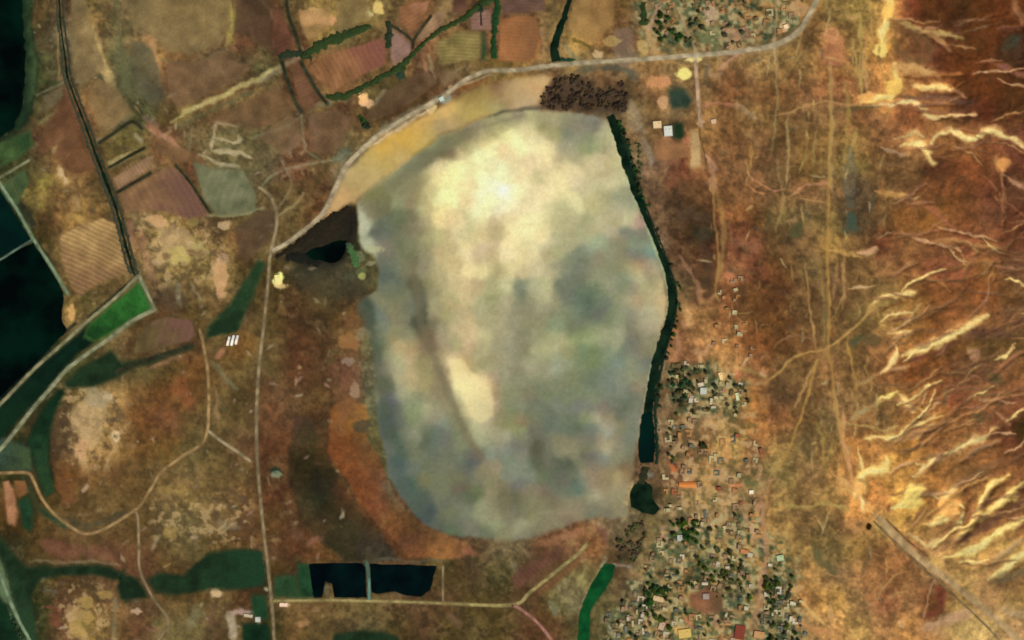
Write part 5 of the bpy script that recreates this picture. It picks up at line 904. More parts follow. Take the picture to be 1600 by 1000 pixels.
# ------------------------------------------------------------------ water courses and basins (terrain is cut before it is meshed)
EAST_CANAL = [(953,181),(962,200),(973,235),(983,268),(994,300),(1010,340),(1030,388),(1044,428),(1050,464),(1046,500),(1034,540),(1023,580),(1016,620),(1011,655)]
EAST_W = [14, 15, 14, 12, 9, 7.5, 8, 9, 12, 13, 15, 14, 14, 18]
LAGOON = [(1003,650),(1017,642),(1022,665),(1024,700),(1022,722),(1000,724),(997,700),(999,672)]
BASIN = [(990,757),(1004,750),(1018,756),(1020,778),(1032,796),(1024,804),(1002,802),(986,792),(984,772)]
NORTH_CANAL = [(893,-12),(882,26),(872,52),(866,75),(869,96)]
WEST_CANAL = [(92,-12),(95,40),(102,90),(106,122),(118,155),(133,195),(149,240),(165,282),(180,322),(193,370),(204,412),(211,431)]
SOUTH_CANAL = [(945,880),(961,882),(957,902),(947,922),(930,942),(922,956),(920,1012),(902,1012),(905,965),(911,942),(924,912)]
POND_A = [(482,881),(520,880),(566,880),(571,886),(573,934),(522,934),(518,912),(508,908),(503,934),(490,934)]
POND_B = [(578,881),(682,884),(672,922),(658,933),(636,931),(618,924),(588,928),(580,926)]
MARSH_POND = [(474,396),(494,386),(524,378),(544,374),(540,386),(536,402),(520,413),(500,407),(484,406)]
BLACK_TOP = [(-30,-30),(30,-30),(36,40),(40,90),(38,130),(34,165),(22,200),(0,214),(-30,222)]
TEAL_TRI = [(-30,262),(0,297),(20,330),(48,373),(20,389),(0,402),(-30,418)]
BLACK_MAIN = [(-30,424),(0,408),(22,394),(52,379),(72,412),(100,456),(96,498),(105,515),(78,545),(44,578),(0,620),(-30,648)]
def cut_poly(poly, depth, soft=2.0):
    P = np.array(poly, float)
    w = window(P[:, 0].min() - 8, P[:, 0].max() + 8, P[:, 1].min() - 8, P[:, 1].max() + 8)
    d = sdist(GX[w], GY[w], poly)
    Z[w] -= depth * smooth(soft + 1, -soft, d)
for P in (LAGOON, BASIN, SOUTH_CANAL, POND_A, POND_B, MARSH_POND): cut_poly(P, 3.0)
for P in (BLACK_TOP, TEAL_TRI, BLACK_MAIN): cut_poly(P, 1.8)
cut(EAST_CANAL, 12, 3.0); cut(NORTH_CANAL, 12, 3.0); cut(WEST_CANAL, 9, 2.6)

# ------------------------------------------------------------------ ground and hills: one continuous terrain, meshed as two neighbouring sheets
ny, nx = GX.shape
VV = np.stack([wx(GX), wy(GY), Z], 2).reshape(-1, 3)
I = np.arange(nx * ny).reshape(ny, nx)
Fq = np.stack([I[:-1, :-1], I[1:, :-1], I[1:, 1:], I[:-1, 1:]], 2).reshape(-1, 4)
is_hill = (((hill + (GX > 1480)) > 0.5)[:-1, :-1]).ravel()
def terrain(name, F):
    used = np.unique(F); remap = np.zeros(nx * ny, np.int32); remap[used] = np.arange(len(used))
    me = mesh_np(name, VV[used], remap[F])
    set_col(me, ALB.reshape(-1, 3)[used])
    return tag(link(name, me, M_GROUND), kind='structure')
terrain('ground', Fq[~is_hill])
terrain('hills', Fq[is_hill])

# ------------------------------------------------------------------ the dry lake
sheet('lake_bed', LAKE, M_LAKE, spacing=2.0, amp=1.2, lift=0.35)
sheet('sand_bank', BEACH, M_SAND, spacing=2.4, amp=0.8, lift=0.3)

# ------------------------------------------------------------------ water
def water(name, poly, mat, level, label=None, amp=1.2): return sheet(name, poly, mat, '000', flat=level, lift=0.0, spacing=9.0, amp=amp)
ribbon('canal', EAST_CANAL, EAST_W, W_CANAL, '000', flat=-1.1, lift=0, wob=0.25)
ribbon('canal', NORTH_CANAL, [6, 8, 10, 13, 17], W_CANAL, '000', flat=-1.1, lift=0, wob=0.25)
ribbon('canal', WEST_CANAL, [2.4, 2.4, 2.6, 3, 3, 3.5, 4, 4.5, 4.5, 4.5, 4.5, 3.5], W_CANAL, '000', flat=-1.0, lift=0, wob=0.3)
water('lagoon', LAGOON, W_TEAL, -1.0)
water('lagoon', BASIN, W_CANAL, -1.2, amp=2.0)
water('canal', SOUTH_CANAL, W_WEED, -1.2)
water('pond', POND_A, W_NAVY, -1.1, amp=0.6)
water('pond', POND_B, W_NAVY, -1.1, amp=0.8)
water('pond', MARSH_POND, W_BLACK, -1.2, amp=2.5)
water('flooded_field', BLACK_TOP, W_BLACK, -0.6, amp=2.5)
water('flooded_field', TEAL_TRI, W_TEAL, -0.6, amp=0.6)
water('flooded_field', BLACK_MAIN, W_BLACK, -0.6, amp=1.0)

# ------------------------------------------------------------------ plots, roads, tracks and ditches as sheets on the terrain
for nm, poly, col, label, furrow, grad, amp_, mott, grp, mix_ in FIELDS:
    sheet(nm, poly, M_CROP if nm == 'crop_field' else (furrow_mat(*furrow) if furrow else M_GROUND), col, 0.4, 3.0, amp_, mott, grad=grad, edge=5.0 if nm == 'crop_field' else 3.0, mix=mix_, kind=None, label=label, cat='field', group=grp)
for nm, pts, w_, col in WAYS:
    ribbon(nm, pts, w_, M_GROUND if nm == 'ditch' else M_ROAD, col, lift={'road': 0.75, 'track': 0.6, 'ditch': 0.5}[nm], soft=col is not None)
# ------------------------------------------------------------------ hedges and reed beds: lumpy foliage bodies with loose sprays on top
def hedge(pts, width, col, height, label, name='hedgerow', cat='hedge', group='hedges and reed beds', seed=1):
    L = spline(pts, 2.4); n = len(L)
    wd = np.interp(np.linspace(0, 1, n), np.linspace(0, 1, len(width)), width) if isinstance(width, (list, tuple)) else np.full(n, float(width))
    T = np.gradient(L, axis=0); T /= np.linalg.norm(T, axis=1)[:, None] + 1e-9
    N = np.stack([-T[:, 1], T[:, 0]], 1)
    js = np.array([-1, -0.75, -0.35, 0.05, 0.4, 0.78, 1])
    hs = np.array([0, .7, .95, 1, .92, .65, 0])
    mid = L.mean(0)
    V = []
    for i in range(n):
        end = min(1, i / 2.0, (n - 1 - i) / 2.0)
        for t, h in zip(js, hs):
            e = wd[i] / 2 * (1 + 0.45 * float(fbm(L[i, 0] + 40 * np.sign(t), L[i, 1], 5, 2, 500 + seed)))
            q = L[i] + N[i] * e * t
            hz = height * h * end * (0.75 + 0.5 * float(fbm(q[0] * 1.0, q[1], 2.6, 2, 520 + seed)))
            V.append((wx(q[0]), wy(q[1]), float(gz(q[0], q[1])) - 0.3 + max(0, hz)))
    F = []
    for i in range(n - 1):
        for k in range(6):
            a = i * 7 + k; F.append((a, a + 1, a + 8, a + 7))
    V = np.array(V)
    # sprays
    rs = np.random.default_rng(900 + seed)
    m = min(400, n * 5)
    F = [tuple(f) for f in F]; VL = [tuple(v) for v in V]
    for _ in range(m):
        b = V[rs.integers(0, len(V))] + rs.normal(0, 1.2, 3) * (1, 1, 0.3) + (0, 0, 0.8)
        d1 = rs.normal(0, 1.6, 3); d2 = rs.normal(0, 1.6, 3)
        k = len(VL); VL += [tuple(b), tuple(b + d1), tuple(b + d1 + d2), tuple(b + d2)]; F.append((k, k + 1, k + 2, k + 3))
    ox, oy = wx(mid[0]), wy(mid[1])
    VL = np.array(VL) - (ox, oy, 0)
    me = mesh_np(name, VL, F, False)
    if me.polygons[3].normal.z < 0: me.flip_normals()
    o = link(name, me, M_LEAF); o.location = (ox, oy, 0)
    o.color = (*h3(col), 1)
    return tag(o, label, cat, group)
hedge([(470,92),(488,78),(520,62),(552,50),(580,40)], [9, 14, 15, 15, 8], '342', 5, 'thick dark green hedge above the pink tilled plot', seed=1)
hedge([(436,92),(452,84),(474,86),(488,92)], [10, 13, 13, 8], '2e3a28', 4, 'dark bluish green hedge crossing at the ditch heads', seed=2)
hedge([(606,32),(608,52),(607,76)], [8, 11, 9], '2e3a28', 5, 'short teal green hedge standing north to south', seed=3)
hedge([(508,150),(524,152),(548,146),(584,128),(612,112),(634,104)], [10, 13, 9, 9, 10, 12], '342', 4.5, 'green hedge along the lower side of the pink plot', seed=4)
hedge([(610,114),(634,96),(662,68),(690,46),(726,28),(746,10),(776,-8)], [10, 9, 7, 8, 9, 10, 14], '342', 5, 'long slanting dark green hedge running up to the top edge', seed=5)
hedge([(776,-6),(776,20),(772,50),(772,92)], [10, 10, 8, 10], '242', 4.5, 'upright green hedge left of the orange plot', seed=6)
hedge([(622,112),(630,124)], [14, 12], '343', 4, 'round green clump at the hedge junction', seed=7)
hedge([(752,2),(746,18)], [10, 14], '232', 5, 'small dark clump above the mauve square plot', seed=8)
hedge([(88,-10),(91,40),(97,88),(100,120),(112,155),(127,195),(143,240),(159,282),(174,322),(187,370),(198,412),(206,430)], [3, 3.2, 4, 5, 5, 5, 5, 5.5, 6, 6, 6], '443', 2.0, 'olive reed bed on the left bank of the west canal', name='reed_bed', cat='reeds', seed=9)
hedge([(98,-10),(101,40),(108,88),(111,120),(124,155),(139,195),(155,240),(171,282),(186,322),(199,370),(210,412),(215,430)], [3, 3.2, 4, 5, 5, 5, 5, 5.5, 6, 6, 6], '443', 2.0, 'dark olive reed bed on the right bank of the west canal', name='reed_bed', cat='reeds', seed=10)
hedge([(966,192),(980,232),(990,268),(1000,298),(1015,338),(1035,386),(1049,426),(1057,464),(1053,502),(1042,542),(1032,582),(1026,622),(1024,655),(1027,700),(1026,726)], [7, 8, 6, 4, 3, 3, 3, 4, 4, 4, 5, 6, 6, 7, 5], '232', 3.0, 'dark reed bed on the village bank of the lakeside canal', name='reed_bed', cat='reeds', seed=11)
hedge([(430,403),(470,378),(512,348),(546,322)], [6, 15, 20, 10], '2a251a', 3.0, 'brown black reed bed below the road bend', name='reed_bed', cat='reeds', seed=12)
hedge([(550,330),(553,350),(548,372)], [8, 10, 9], '28241c', 3.0, 'dark reed clump at the western lake corner', name='reed_bed', cat='reeds', seed=13)
hedge([(546,384),(552,400),(558,418)], [9, 14, 12], '4a6a3c', 3.0, 'bright green reed patch beside the marsh pond', name='reed_bed', cat='reeds', seed=14)
hedge([(1008,728),(1006,742),(1000,760)], [16, 12, 14], '332', 3.0, 'dark reed bed between the two lagoons', name='reed_bed', cat='reeds', seed=15)
hedge([(446,402),(476,404),(500,416)], [12, 16, 12], '20221a', 3.0, 'blackish reeds left of the marsh pond', name='reed_bed', cat='reeds', seed=16)
hedge([(1005,2),(1006,40)], [9, 12], '342', 5, 'dark green clump in the north village', name='hedgerow', seed=17)
hedge([(874,93),(890,94),(900,93)], [7, 6, 4], '243', 3, 'short dark reed bed beside the main road bridge', name='reed_bed', cat='reeds', seed=18)

# ------------------------------------------------------------------ trees and bushes
def crown_mesh(name, seed, r, h, flat):
    rs = np.random.default_rng(seed)
    V = []; F = []
    lobes = [(rs.normal(0, r * 0.42), rs.normal(0, r * 0.42), h + rs.normal(0, r * 0.25), r * rs.uniform(.42, .68)) for _ in range(7)]
    for lx, ly, lz, lr in lobes:
        for _ in range(34):
            d = rs.normal(0, 1, 3); d /= np.linalg.norm(d); d[2] = abs(d[2]) * flat if rs.random() < .8 else d[2] * flat
            c = np.array((lx, ly, lz)) + d * lr * rs.uniform(.7, 1.08); d = d + np.array((0, 0, 1.1)); d /= np.linalg.norm(d)
            a = rs.normal(0, 1, 3); a -= d * a.dot(d) * .8; a /= np.linalg.norm(a)
            b = np.cross(d, a); s = lr * rs.uniform(.3, .55)
            k = len(V)
            V += [c - a * s, c + b * s * .7, c + a * s, c - b * s * .7]; F.append((k, k + 1, k + 2, k + 3))
    return mesh_np(name, V, F, False)
def trunk_mesh(name, h, r, seed):
    rs = np.random.default_rng(seed); bm = bmesh.new()
    def limb(p0, p1, r0, r1):
        p0 = Vector(p0); p1 = Vector(p1); ax = (p1 - p0).normalized(); u = ax.orthogonal().normalized(); v = ax.cross(u)
        A = [bm.verts.new(p0 + (u * math.cos(t) + v * math.sin(t)) * r0) for t in (0, 1.257, 2.513, 3.77, 5.027)]
        B = [bm.verts.new(p1 + (u * math.cos(t) + v * math.sin(t)) * r1) for t in (0, 1.257, 2.513, 3.77, 5.027)]
        for i in range(5): bm.faces.new((A[i], A[(i + 1) % 5], B[(i + 1) % 5], B[i]))
    limb((0, 0, -0.5), (0, 0, h), r, r * .6)
    for k in range(4):
        a = k * 1.57 + rs.uniform(-.4, .4)
        limb((0, 0, h * .8), (math.cos(a) * h * .55, math.sin(a) * h * .55, h * 1.35), r * .5, r * .2)
    me = bpy.data.meshes.new(name); bm.to_mesh(me); bm.free(); return me
CROWNS = [crown_mesh('crown', 40 + k, 5.2, 5.6, .8) for k in range(6)]
for m_ in CROWNS: m_.materials.append(M_LEAF)
TRUNKS = [trunk_mesh('trunk', 3.6, .4, 60 + k) for k in range(2)]
for m_ in TRUNKS: m_.materials.append(M_BARK)
BUSH = [crown_mesh('bush', 80 + k, 4.5, 1.6, .6) for k in range(4)]
for m_ in BUSH: m_.materials.append(M_LEAF)
def add_tree(x, y, s, col, label, group):
    e = bpy.data.objects.new('tree', None); COL.objects.link(e); e.empty_display_size = 1
    e.location = (wx(x), wy(y), float(gz(x, y))); e.rotation_euler = (0, 0, random.uniform(0, 6.28)); e.scale = (s, s, s * random.uniform(.85, 1.1))
    tag(e, label, 'tree', group)
    t = bpy.data.objects.new('trunk', random.choice(TRUNKS)); COL.objects.link(t); t.parent = e
    c = bpy.data.objects.new('crown', random.choice(CROWNS)); COL.objects.link(c); c.parent = e
    k = random.uniform(.5, .95); c.color = (*(h3(col) * k), 1)
def add_bush(x, y, s, col, label, group):
    o = bpy.data.objects.new('bush', random.choice(BUSH)); COL.objects.link(o)
    o.location = (wx(x), wy(y), float(gz(x, y))); o.rotation_euler = (0, 0, random.uniform(0, 6.28)); o.scale = (s, s, s)
    k = random.uniform(.75, 1.3); o.color = (*(h3(col) * k), 1)
    tag(o, label, 'bush', group)

# ------------------------------------------------------------------ houses
def box(bm, x0, x1, y0, y1, z0, z1, top=True):
    v = [bm.verts.new(p) for p in ((x0, y0, z0), (x1, y0, z0), (x1, y1, z0), (x0, y1, z0), (x0, y0, z1), (x1, y0, z1), (x1, y1, z1), (x0, y1, z1))]
    for f in ((0, 1, 5, 4), (1, 2, 6, 5), (2, 3, 7, 6), (3, 0, 4, 7)): bm.faces.new([v[i] for i in f])
    if top: bm.faces.new((v[4], v[5], v[6], v[7]))
def parapet(bm, x0, x1, y0, y1, z, h, t=.45):
    box(bm, x0, x1, y0, y0 + t, z, z + h); box(bm, x0, x1, y1 - t, y1, z, z + h)
    box(bm, x0, x0 + t, y0 + t, y1 - t, z, z + h); box(bm, x1 - t, x1, y0 + t, y1 - t, z, z + h)
def finish(name, bm):
    me = bpy.data.meshes.new(name); bm.to_mesh(me); bm.free(); return me
def house_mesh(kind):
    bm = bmesh.new()
    if kind == 0:      # one block with parapet and stair hut
        box(bm, -7, 7, -6, 6, -1, 3.6); parapet(bm, -7.02, 7.02, -6.02, 6.02, 3.6, .8); box(bm, 2.5, 5.8, 1.5, 4.8, 3.59, 6.0)
    elif kind == 1:    # L-shaped with walled yard
        box(bm, -8, 8, 1, 8, -1, 3.4); box(bm, -8, -2, -8, .99, -1, 3.3); parapet(bm, -8.02, 8.02, 1.01, 8.02, 3.4, .6)
        box(bm, -2, 8, -8, -7.6, -1, 2.0); box(bm, 7.6, 8, -7.6, 1, -1, 2.0)
    elif kind == 2:    # courtyard house
        box(bm, -9, 9, 4, 9, -1, 3.5); box(bm, -9, -4, -9, 3.99, -1, 3.3); box(bm, 4.5, 9, -4, 3.99, -1, 3.2); box(bm, -4, 9, -9, -8.6, -1, 2.1); box(bm, 8.6, 9, -8.6, -4, -1, 2.1)
    elif kind == 3:    # two storeys, stepped
        box(bm, -6, 6, -5, 5, -1, 6.4); parapet(bm, -6.02, 6.02, -5.02, 5.02, 6.4, .8); box(bm, 6, 11, -5, 3, -1, 3.3)
    else:              # low long shed with pitched roof
        box(bm, -10, 10, -3.5, 3.5, -1, 2.8, False)
        v = [bm.verts.new(p) for p in ((-10.4, -4, 2.75), (10.4, -4, 2.75), (10.4, 0, 4.2), (-10.4, 0, 4.2), (10.4, 4, 2.75), (-10.4, 4, 2.75))]
        bm.faces.new((v[0], v[1], v[2], v[3])); bm.faces.new((v[3], v[2], v[4], v[5])); bm.faces.new((v[1], v[4], v[2])); bm.faces.new((v[0], v[3], v[5]))
    return finish('house', bm)
HOUSE = [house_mesh(k) for k in range(5)]
for m_ in HOUSE: m_.materials.append(M_PLASTER)
HCOL = {'cream': 'cb8', 'tan': 'a86', 'grey': '776', 'ochre': 'b85', 'whitish': 'dca', 'brick red': 'a64', 'olive brown': '764'}
placed = []
def free(x, y, r):
    for (a, b, q) in placed:
        if (a - x) ** 2 + (b - y) ** 2 < (q + r) ** 2: return False
    return True
def add_house(x, y, kind, s, ang, cname, place):
    o = bpy.data.objects.new('house', HOUSE[kind]); COL.objects.link(o)
    o.location = (wx(x), wy(y), float(gz(x, y))); o.rotation_euler = (0, 0, ang); o.scale = (s * random.uniform(.85, 1.15), s * random.uniform(.85, 1.15), random.uniform(.9, 1.2))
    c = h3(HCOL[cname]) * random.uniform(.72, 1.02)
    o.color = (*np.clip(c, 0, .85), 1)
    shape = ['one-block flat-roofed house', 'L-shaped house with a walled yard', 'courtyard house', 'two-storey stepped house', 'long low shed'][kind]
    tag(o, 'small %s %s %s' % (cname, shape, place), 'house' if kind < 4 else 'shed', 'houses of the villages')

# single buildings that stand out
def building(x, y, w, d, h, ang, col, label, name='building', cat='building', huts=1, roofcol=None, pitched=False):
    e = bpy.data.objects.new(name, None); COL.objects.link(e)
    e.location = (wx(x), wy(y), float(gz(x, y))); e.rotation_euler = (0, 0, math.radians(ang)); tag(e, label, cat)
    W = w * S / 2; D = d * S / 2
    def part(nm, bm, c, mat=M_PLASTER):
        o = link(nm, finish(nm, bm), mat, e); o.color = (*np.clip(h3(c), 0, .85), 1); return o
    bm = bmesh.new(); box(bm, -W, W, -D, D, -1, h, False); part('wall', bm, col)
    rc = roofcol or col
    if pitched:
        bm = bmesh.new(); ov = .5; hz = h + D * .3
        v = [bm.verts.new(p) for p in ((-W - ov, -D - ov, h - .1), (W + ov, -D - ov, h - .1), (W + ov, 0, hz), (-W - ov, 0, hz), (W + ov, D + ov, h - .1), (-W - ov, D + ov, h - .1))]
        bm.faces.new((v[0], v[1], v[2], v[3])); bm.faces.new((v[3], v[2], v[4], v[5])); bm.faces.new((v[1], v[4], v[2])); bm.faces.new((v[0], v[3], v[5]))
        part('roof', bm, rc)
    else:
        bm = bmesh.new(); box(bm, -W + .3, W - .3, -D + .3, D - .3, h - .6, h - .05); part('roof', bm, rc)
        bm = bmesh.new(); parapet(bm, -W - .02, W + .02, -D - .02, D + .02, h - .03, .8); part('parapet', bm, col)
        for k in range(huts):
            bm = bmesh.new(); hx_ = W * (.45 - .9 * k); box(bm, hx_ - 1.8, hx_ + 1.8, D * .2, D * .2 + 3.4, h - .06, h + 2.4); part('roof_hut', bm, col)
    bm = bmesh.new(); box(bm, -1.1, 1.1, -D - .08, -D - .02, 0, 2.4); part('door', bm, '653', M_WOOD)
    placed.append((x, y, max(w, d) * .55))
building(1044, 205, 13, 16, 6, 4, 'ddc', 'large whitish flat-roofed building beside a dark green plot', huts=2)
building(1027, 195, 13, 11, 5, 4, 'ec9', 'cream flat-roofed building left of the large whitish building')
building(357, 533, 3.2, 14, 4, -14, 'fed', 'left of the three long white sheds by the wooded strip', 'shed', 'shed', pitched=True)
building(363.5, 532, 3.2, 16, 4, -14, 'ffe', 'middle of the three long white sheds by the wooded strip', 'shed', 'shed', pitched=True)
building(370, 531, 3.2, 14, 4, -14, 'fed', 'right of the three long white sheds by the wooded strip', 'shed', 'shed', pitched=True)
building(434, 436, 9, 13, 4, 8, 'fe9', 'pale yellow walled building beside the long south road')
building(566, 153, 9, 11, 4, 30, 'fc8', 'orange cream farm building below the long hedge')
building(690, 155, 7, 7, 4, 30, 'cdc', 'bluish white hut beside the main road', 'hut', 'hut', huts=0)
building(1074, 757, 26, 7, 4, 0, 'd96', 'long orange-roofed shed near the lagoon', 'shed', 'shed', roofcol='d84', pitched=True)
building(1029, 936, 17, 8, 5, -14, 'db8', 'long whitish building at the edge of the southern village', huts=2)
building(1219, 872, 11, 9, 5, 10, 'bc9', 'greenish white building at the east edge of the southern village')
building(1186, 992, 16, 11, 5, -8, 'c96', 'peach-coloured hall at the bottom edge of the village')
building(1156, 988, 15, 22, 4, -8, 'b65', 'red pink walled compound at the bottom edge of the village', roofcol='843')
building(1070, 990, 20, 14, 4, 8, 'db6', 'yellow-roofed hall at the bottom edge of the village')
building(1034, 978, 9, 13, 4, -20, 'ca8', 'small cream building left of the yellow-roofed hall')
building(1062, 841, 8, 10, 4, 0, 'bba', 'white house in front of the dark grove', 'house', 'house')
building(1099, 611, 10, 10, 5, 0, 'ccb', 'white house among the trees near the canal', 'house', 'house')
building(1174, 769, 7, 6, 4, 0, 'fec', 'small white hut inside a dark yard at the village edge', 'hut', 'hut', huts=0)
building(443, 945, 12, 6, 4, 0, 'fdb', 'pale farm building at the road junction', 'farm_building', 'farm building')
building(403, 968, 8, 8, 4, 0, 'ccb', 'grey white farm building south of the road junction', 'farm_building', 'farm building')
building(388, 962, 14, 5, 4, -8, 'cb9', 'tan walled store on the edge of the pale yard', 'farm_building', 'farm building')
building(1126, 588, 5, 12, 4, 15, 'fd9', 'narrow cream house north of the tree belt', 'house', 'house')
building(1152, 620, 5, 12, 4, 10, 'dda', 'narrow pale house right of the tree belt', 'house', 'house')
building(1228, 42, 7, 7, 4, 20, 'fda', 'small cream house right of the north village', 'house', 'house', huts=0)
building(1115, 190, 8, 7, 4, 10, 'db9', 'tan house beside the south track', 'house', 'house', huts=0)
building(1163, 862, 12, 7, 4, -10, 'c85', 'salmon-roofed house near the village through road', 'house', 'house')
building(1103, 932, 10, 9, 5, 0, 'a98', 'grey white house on the edge of the red brown square', 'house', 'house')

V_GROVE = [(1048,572),(1075,566),(1110,574),(1168,602),(1170,640),(1120,655),(1085,648),(1062,632)]
V_SAND = [(1046,655),(1100,650),(1178,640),(1190,700),(1196,745),(1188,796),(1120,806),(1040,800),(1036,742)]
V_SOUTH = [(1046,812),(1110,800),(1182,800),(1186,860),(1180,905),(1168,1004),(1060,1004),(1000,1004),(944,1004),(946,965),(1002,910),(1012,870)]
V_EASTSIDE = [(1194,880),(1236,892),(1252,930),(1262,1004),(1186,1004),(1190,930)]
V_NORTH = [(990,-6),(1050,-6),(1175,-6),(1195,30),(1180,66),(1120,76),(1092,76),(1040,78),(1020,60),(1010,30)]
V_TRACK = [(1128,410),(1165,415),(1160,470),(1180,540),(1172,570),(1110,560),(1118,500)]
V_EDGE = [(1190,-6),(1260,-6),(1240,40),(1200,60)]
ROADS_KEEP = [spline(p, 6) for p in ([(1062,22),(1072,45),(1083,72),(1087,90)], [(1185,760),(1195,860),(1188,940),(1170,1000)], [(905,965),(930,930),(955,890)])]
def scatter_houses(poly, n, rmin, place, cols, kinds, smin, smax, base_ang=0.0):
    xs_ = [p[0] for p in poly]; ys_ = [p[1] for p in poly]; k = 0
    for _ in range(n * 30):
        if k >= n: break
        x = random.uniform(min(xs_), max(xs_)); y = random.uniform(min(ys_), max(ys_))
        if not bool(inside(np.array([x]), np.array([y]), poly)[0]): continue
        s = random.uniform(smin, smax); r = rmin * s
        if not free(x, y, r): continue
        if any(np.min(np.hypot(R[:, 0] - x, R[:, 1] - y)) < r + 2.5 for R in ROADS_KEEP): continue
        if 1080 < x < 1130 and 922 < y < 956: continue
        placed.append((x, y, r)); k += 1
        add_house(x, y, random.choice(kinds), s, base_ang + random.choice((0, math.pi / 2, math.pi, -math.pi / 2)) + random.gauss(0, .12), random.choice(cols), place)
scatter_houses(V_GROVE, 26, 2.5, 'among the trees of the canal-side grove', ['cream', 'tan', 'whitish', 'olive brown'], [0, 1, 3], 1.0, 1.4)
scatter_houses(V_SAND, 46, 2.7, 'on the sandy middle of the village', ['tan', 'cream', 'ochre', 'tan', 'brick red', 'grey'], [0, 1, 2, 3], 1.0, 1.45)
scatter_houses(V_SOUTH, 125, 2.3, 'in the dense southern village', ['cream', 'tan', 'grey', 'tan', 'whitish', 'ochre', 'olive brown', 'olive brown', 'tan', 'cream'], [0, 1, 2, 3, 4], .9, 1.4, -.1)
scatter_houses(V_EASTSIDE, 28, 2.4, 'in the south-east corner of the village', ['cream', 'tan', 'grey', 'whitish'], [0, 1, 2, 3], 1.0, 1.45, -.1)
scatter_houses(V_NORTH, 30, 2.9, 'in the village at the top edge', ['cream', 'tan', 'tan', 'ochre', 'olive brown'], [0, 1, 2, 3], .9, 1.35, .3)
scatter_houses(V_TRACK, 18, 3.6, 'scattered along the lakeside slope', ['tan', 'ochre', 'tan', 'cream'], [0, 1, 3], .9, 1.4)
scatter_houses(V_EDGE, 8, 4.0, 'right of the village at the top edge', ['cream', 'ochre', 'tan'], [0, 1, 2], 1.1, 1.6)

def scatter_trees(poly, n, rmin, fn, col, label, group, smin, smax):
    xs_ = [p[0] for p in poly]; ys_ = [p[1] for p in poly]; k = 0
    for _ in range(n * 25):
        if k >= n: break
        x = random.uniform(min(xs_), max(xs_)); y = random.uniform(min(ys_), max(ys_))
        if not bool(inside(np.array([x]), np.array([y]), poly)[0]): continue
        s = random.uniform(smin, smax)
        if not free(x, y, rmin * s): continue
        placed.append((x, y, rmin * s)); k += 1
        fn(x, y, s, random.choice(col), label, group)
GRP = 'trees of the villages'
scatter_trees([(1044,578),(1064,572),(1080,590),(1086,620),(1072,640),(1050,628)], 22, 1.2, add_tree, ['553', '353', '553'], 'dark green tree in the grove between canal and village', GRP, 1.15, 2.02)
scatter_trees(V_GROVE, 26, 1.15, add_tree, ['553', '663', '553'], 'green tree between houses of the canal-side grove', GRP, 1.00, 1.73)
scatter_trees([(1048,816),(1090,808),(1096,840),(1088,858),(1070,850),(1050,835)], 26, 1.1, add_tree, ['352', '562', '352'], 'dark green tree in the grove behind the white house', GRP, 1.15, 2.02)
scatter_trees([(1090,850),(1150,860),(1165,900),(1140,925),(1085,900)], 30, 1.1, add_tree, ['562', '663', '553'], 'green tree in the middle of the southern village', GRP, 1.00, 1.88)
scatter_trees([(1004,958),(1020,952),(1048,968),(1052,982),(1030,975)], 8, 1.1, add_tree, ['352', '562'], 'dark tree beside the yellow-roofed hall', GRP, 1.15, 1.88)
scatter_trees([(1008,960),(1010,912),(1046,920),(1056,934),(1044,926)], 12, 1.1, add_tree, ['352', '562'], 'dark green tree above the long whitish building', GRP, 1.29, 2.02)
scatter_trees([(1018,915),(1050,925),(1040,940),(1010,930)], 10, .8, add_tree, ['352', '553'], 'dark green tree in the clump north of the long whitish building', GRP, 1.1, 1.8)
scatter_trees([(1196,900),(1222,905),(1226,950),(1200,960)], 14, .8, add_tree, ['352', '553'], 'dark green tree in the clump at the east edge of the village', GRP, 1.1, 1.8)
scatter_trees(V_SOUTH, 40, 1.15, add_tree, ['562', '663', '664', '553'], 'green tree squeezed between houses of the southern village', GRP, 0.86, 1.73)
scatter_trees(V_EASTSIDE, 26, 1.15, add_tree, ['562', '352', '664'], 'dark green tree in the south-east corner of the village', GRP, 1.00, 1.88)
scatter_trees([(1030,20),(1062,30),(1066,62),(1040,70),(1020,60)], 12, 1.2, add_tree, ['352', '553'], 'dark green tree west of the lane into the top-edge village', GRP, 1.3, 2.0)
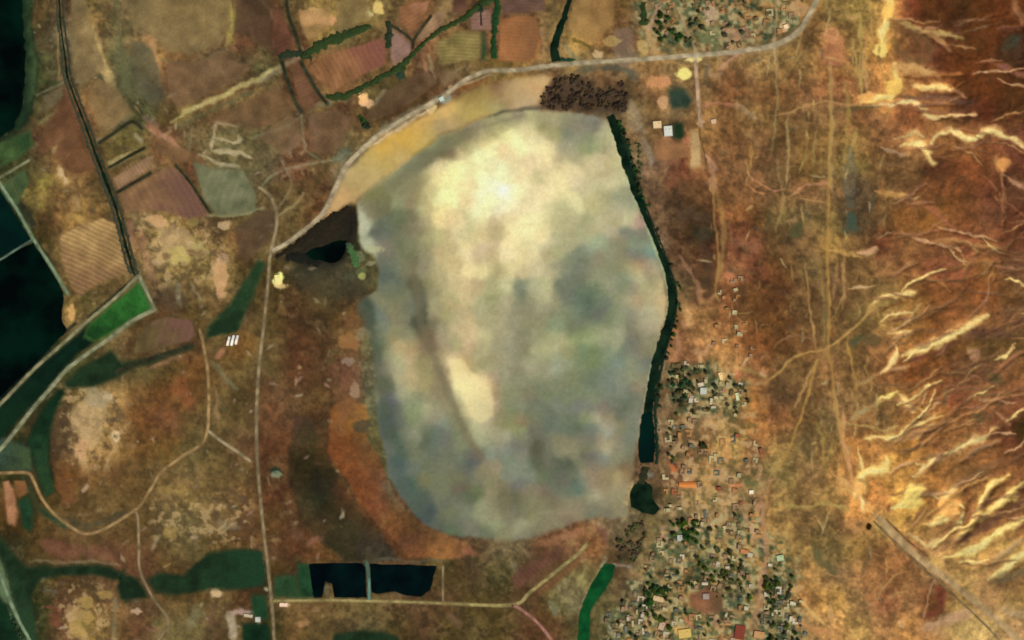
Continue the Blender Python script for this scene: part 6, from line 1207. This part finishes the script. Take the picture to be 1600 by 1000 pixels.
scatter_trees(V_NORTH, 18, 1.2, add_tree, ['664', '553', '774'], 'green tree in the village at the top edge', GRP, 1.00, 1.88)
scatter_trees([(1040,668),(1055,645),(1062,655),(1060,690),(1052,722),(1040,726)], 8, 1.2, add_tree, ['664', '562'], 'green tree beside the wide lagoon', GRP, 1.00, 1.73)
scatter_trees([(1090,695),(1112,690),(1110,706),(1094,712)], 5, 1.15, add_tree, ['442'], 'dark tree in the sandy middle of the village', GRP, 1.15, 1.73)
GRB = 'thorn bushes round the lake'
scatter_trees([(848,150),(870,118),(905,118),(935,140),(972,132),(985,150),(975,176),(955,178),(930,172),(880,170),(846,166)], 90, 1.05, add_bush, ['4a3a2c', '3e3226', '58462f', '40362a'], 'dark brown thorn bush in the thicket north of the lake', GRB, 1.20, 2.40)
scatter_trees([(962,830),(1004,812),(1010,830),(1000,870),(990,880),(966,880),(960,855)], 30, 1.05, add_bush, ['553', '664', '543'], 'dark bush on the silted canal bed south of the lagoon', GRB, 1.20, 2.24)
scatter_trees([(982,205),(998,225),(1006,262),(1002,285),(994,262),(984,230)], 10, 1.8, add_bush, ['553', '453'], 'dark bush on the canal bank above the lake', GRB, 0.90, 1.60)
scatter_trees([(556,180),(570,186),(580,200),(568,198)], 7, 1.05, add_bush, ['352', '2e3a28'], 'blackish bush beside the road below the farm building', GRB, 1.35, 2.08)
# trees and thorn along the village bank of the lakeside canal
_cl = spline([(968,190),(982,232),(992,268),(1002,298),(1017,338),(1037,386),(1051,426),(1059,464),(1055,502),(1044,542),(1034,582),(1028,622),(1027,655),(1029,700),(1028,726)], 3.0)
for k in range(64):
    f = random.random() ** 1.25
    q = _cl[int(f * (len(_cl) - 1))]
    if 0.30 < f < 0.52 and random.random() < .6: continue
    x_ = q[0] + random.gauss(1.5, 2.2); y_ = q[1] + random.gauss(0, 2)
    (add_tree if random.random() < .55 else add_bush)(x_, y_, random.uniform(.7, 1.5), random.choice(['352', '442', '3c3424', '453']), 'dark waterside tree or thorn on the village bank of the lakeside canal', 'trees along the lakeside canal')
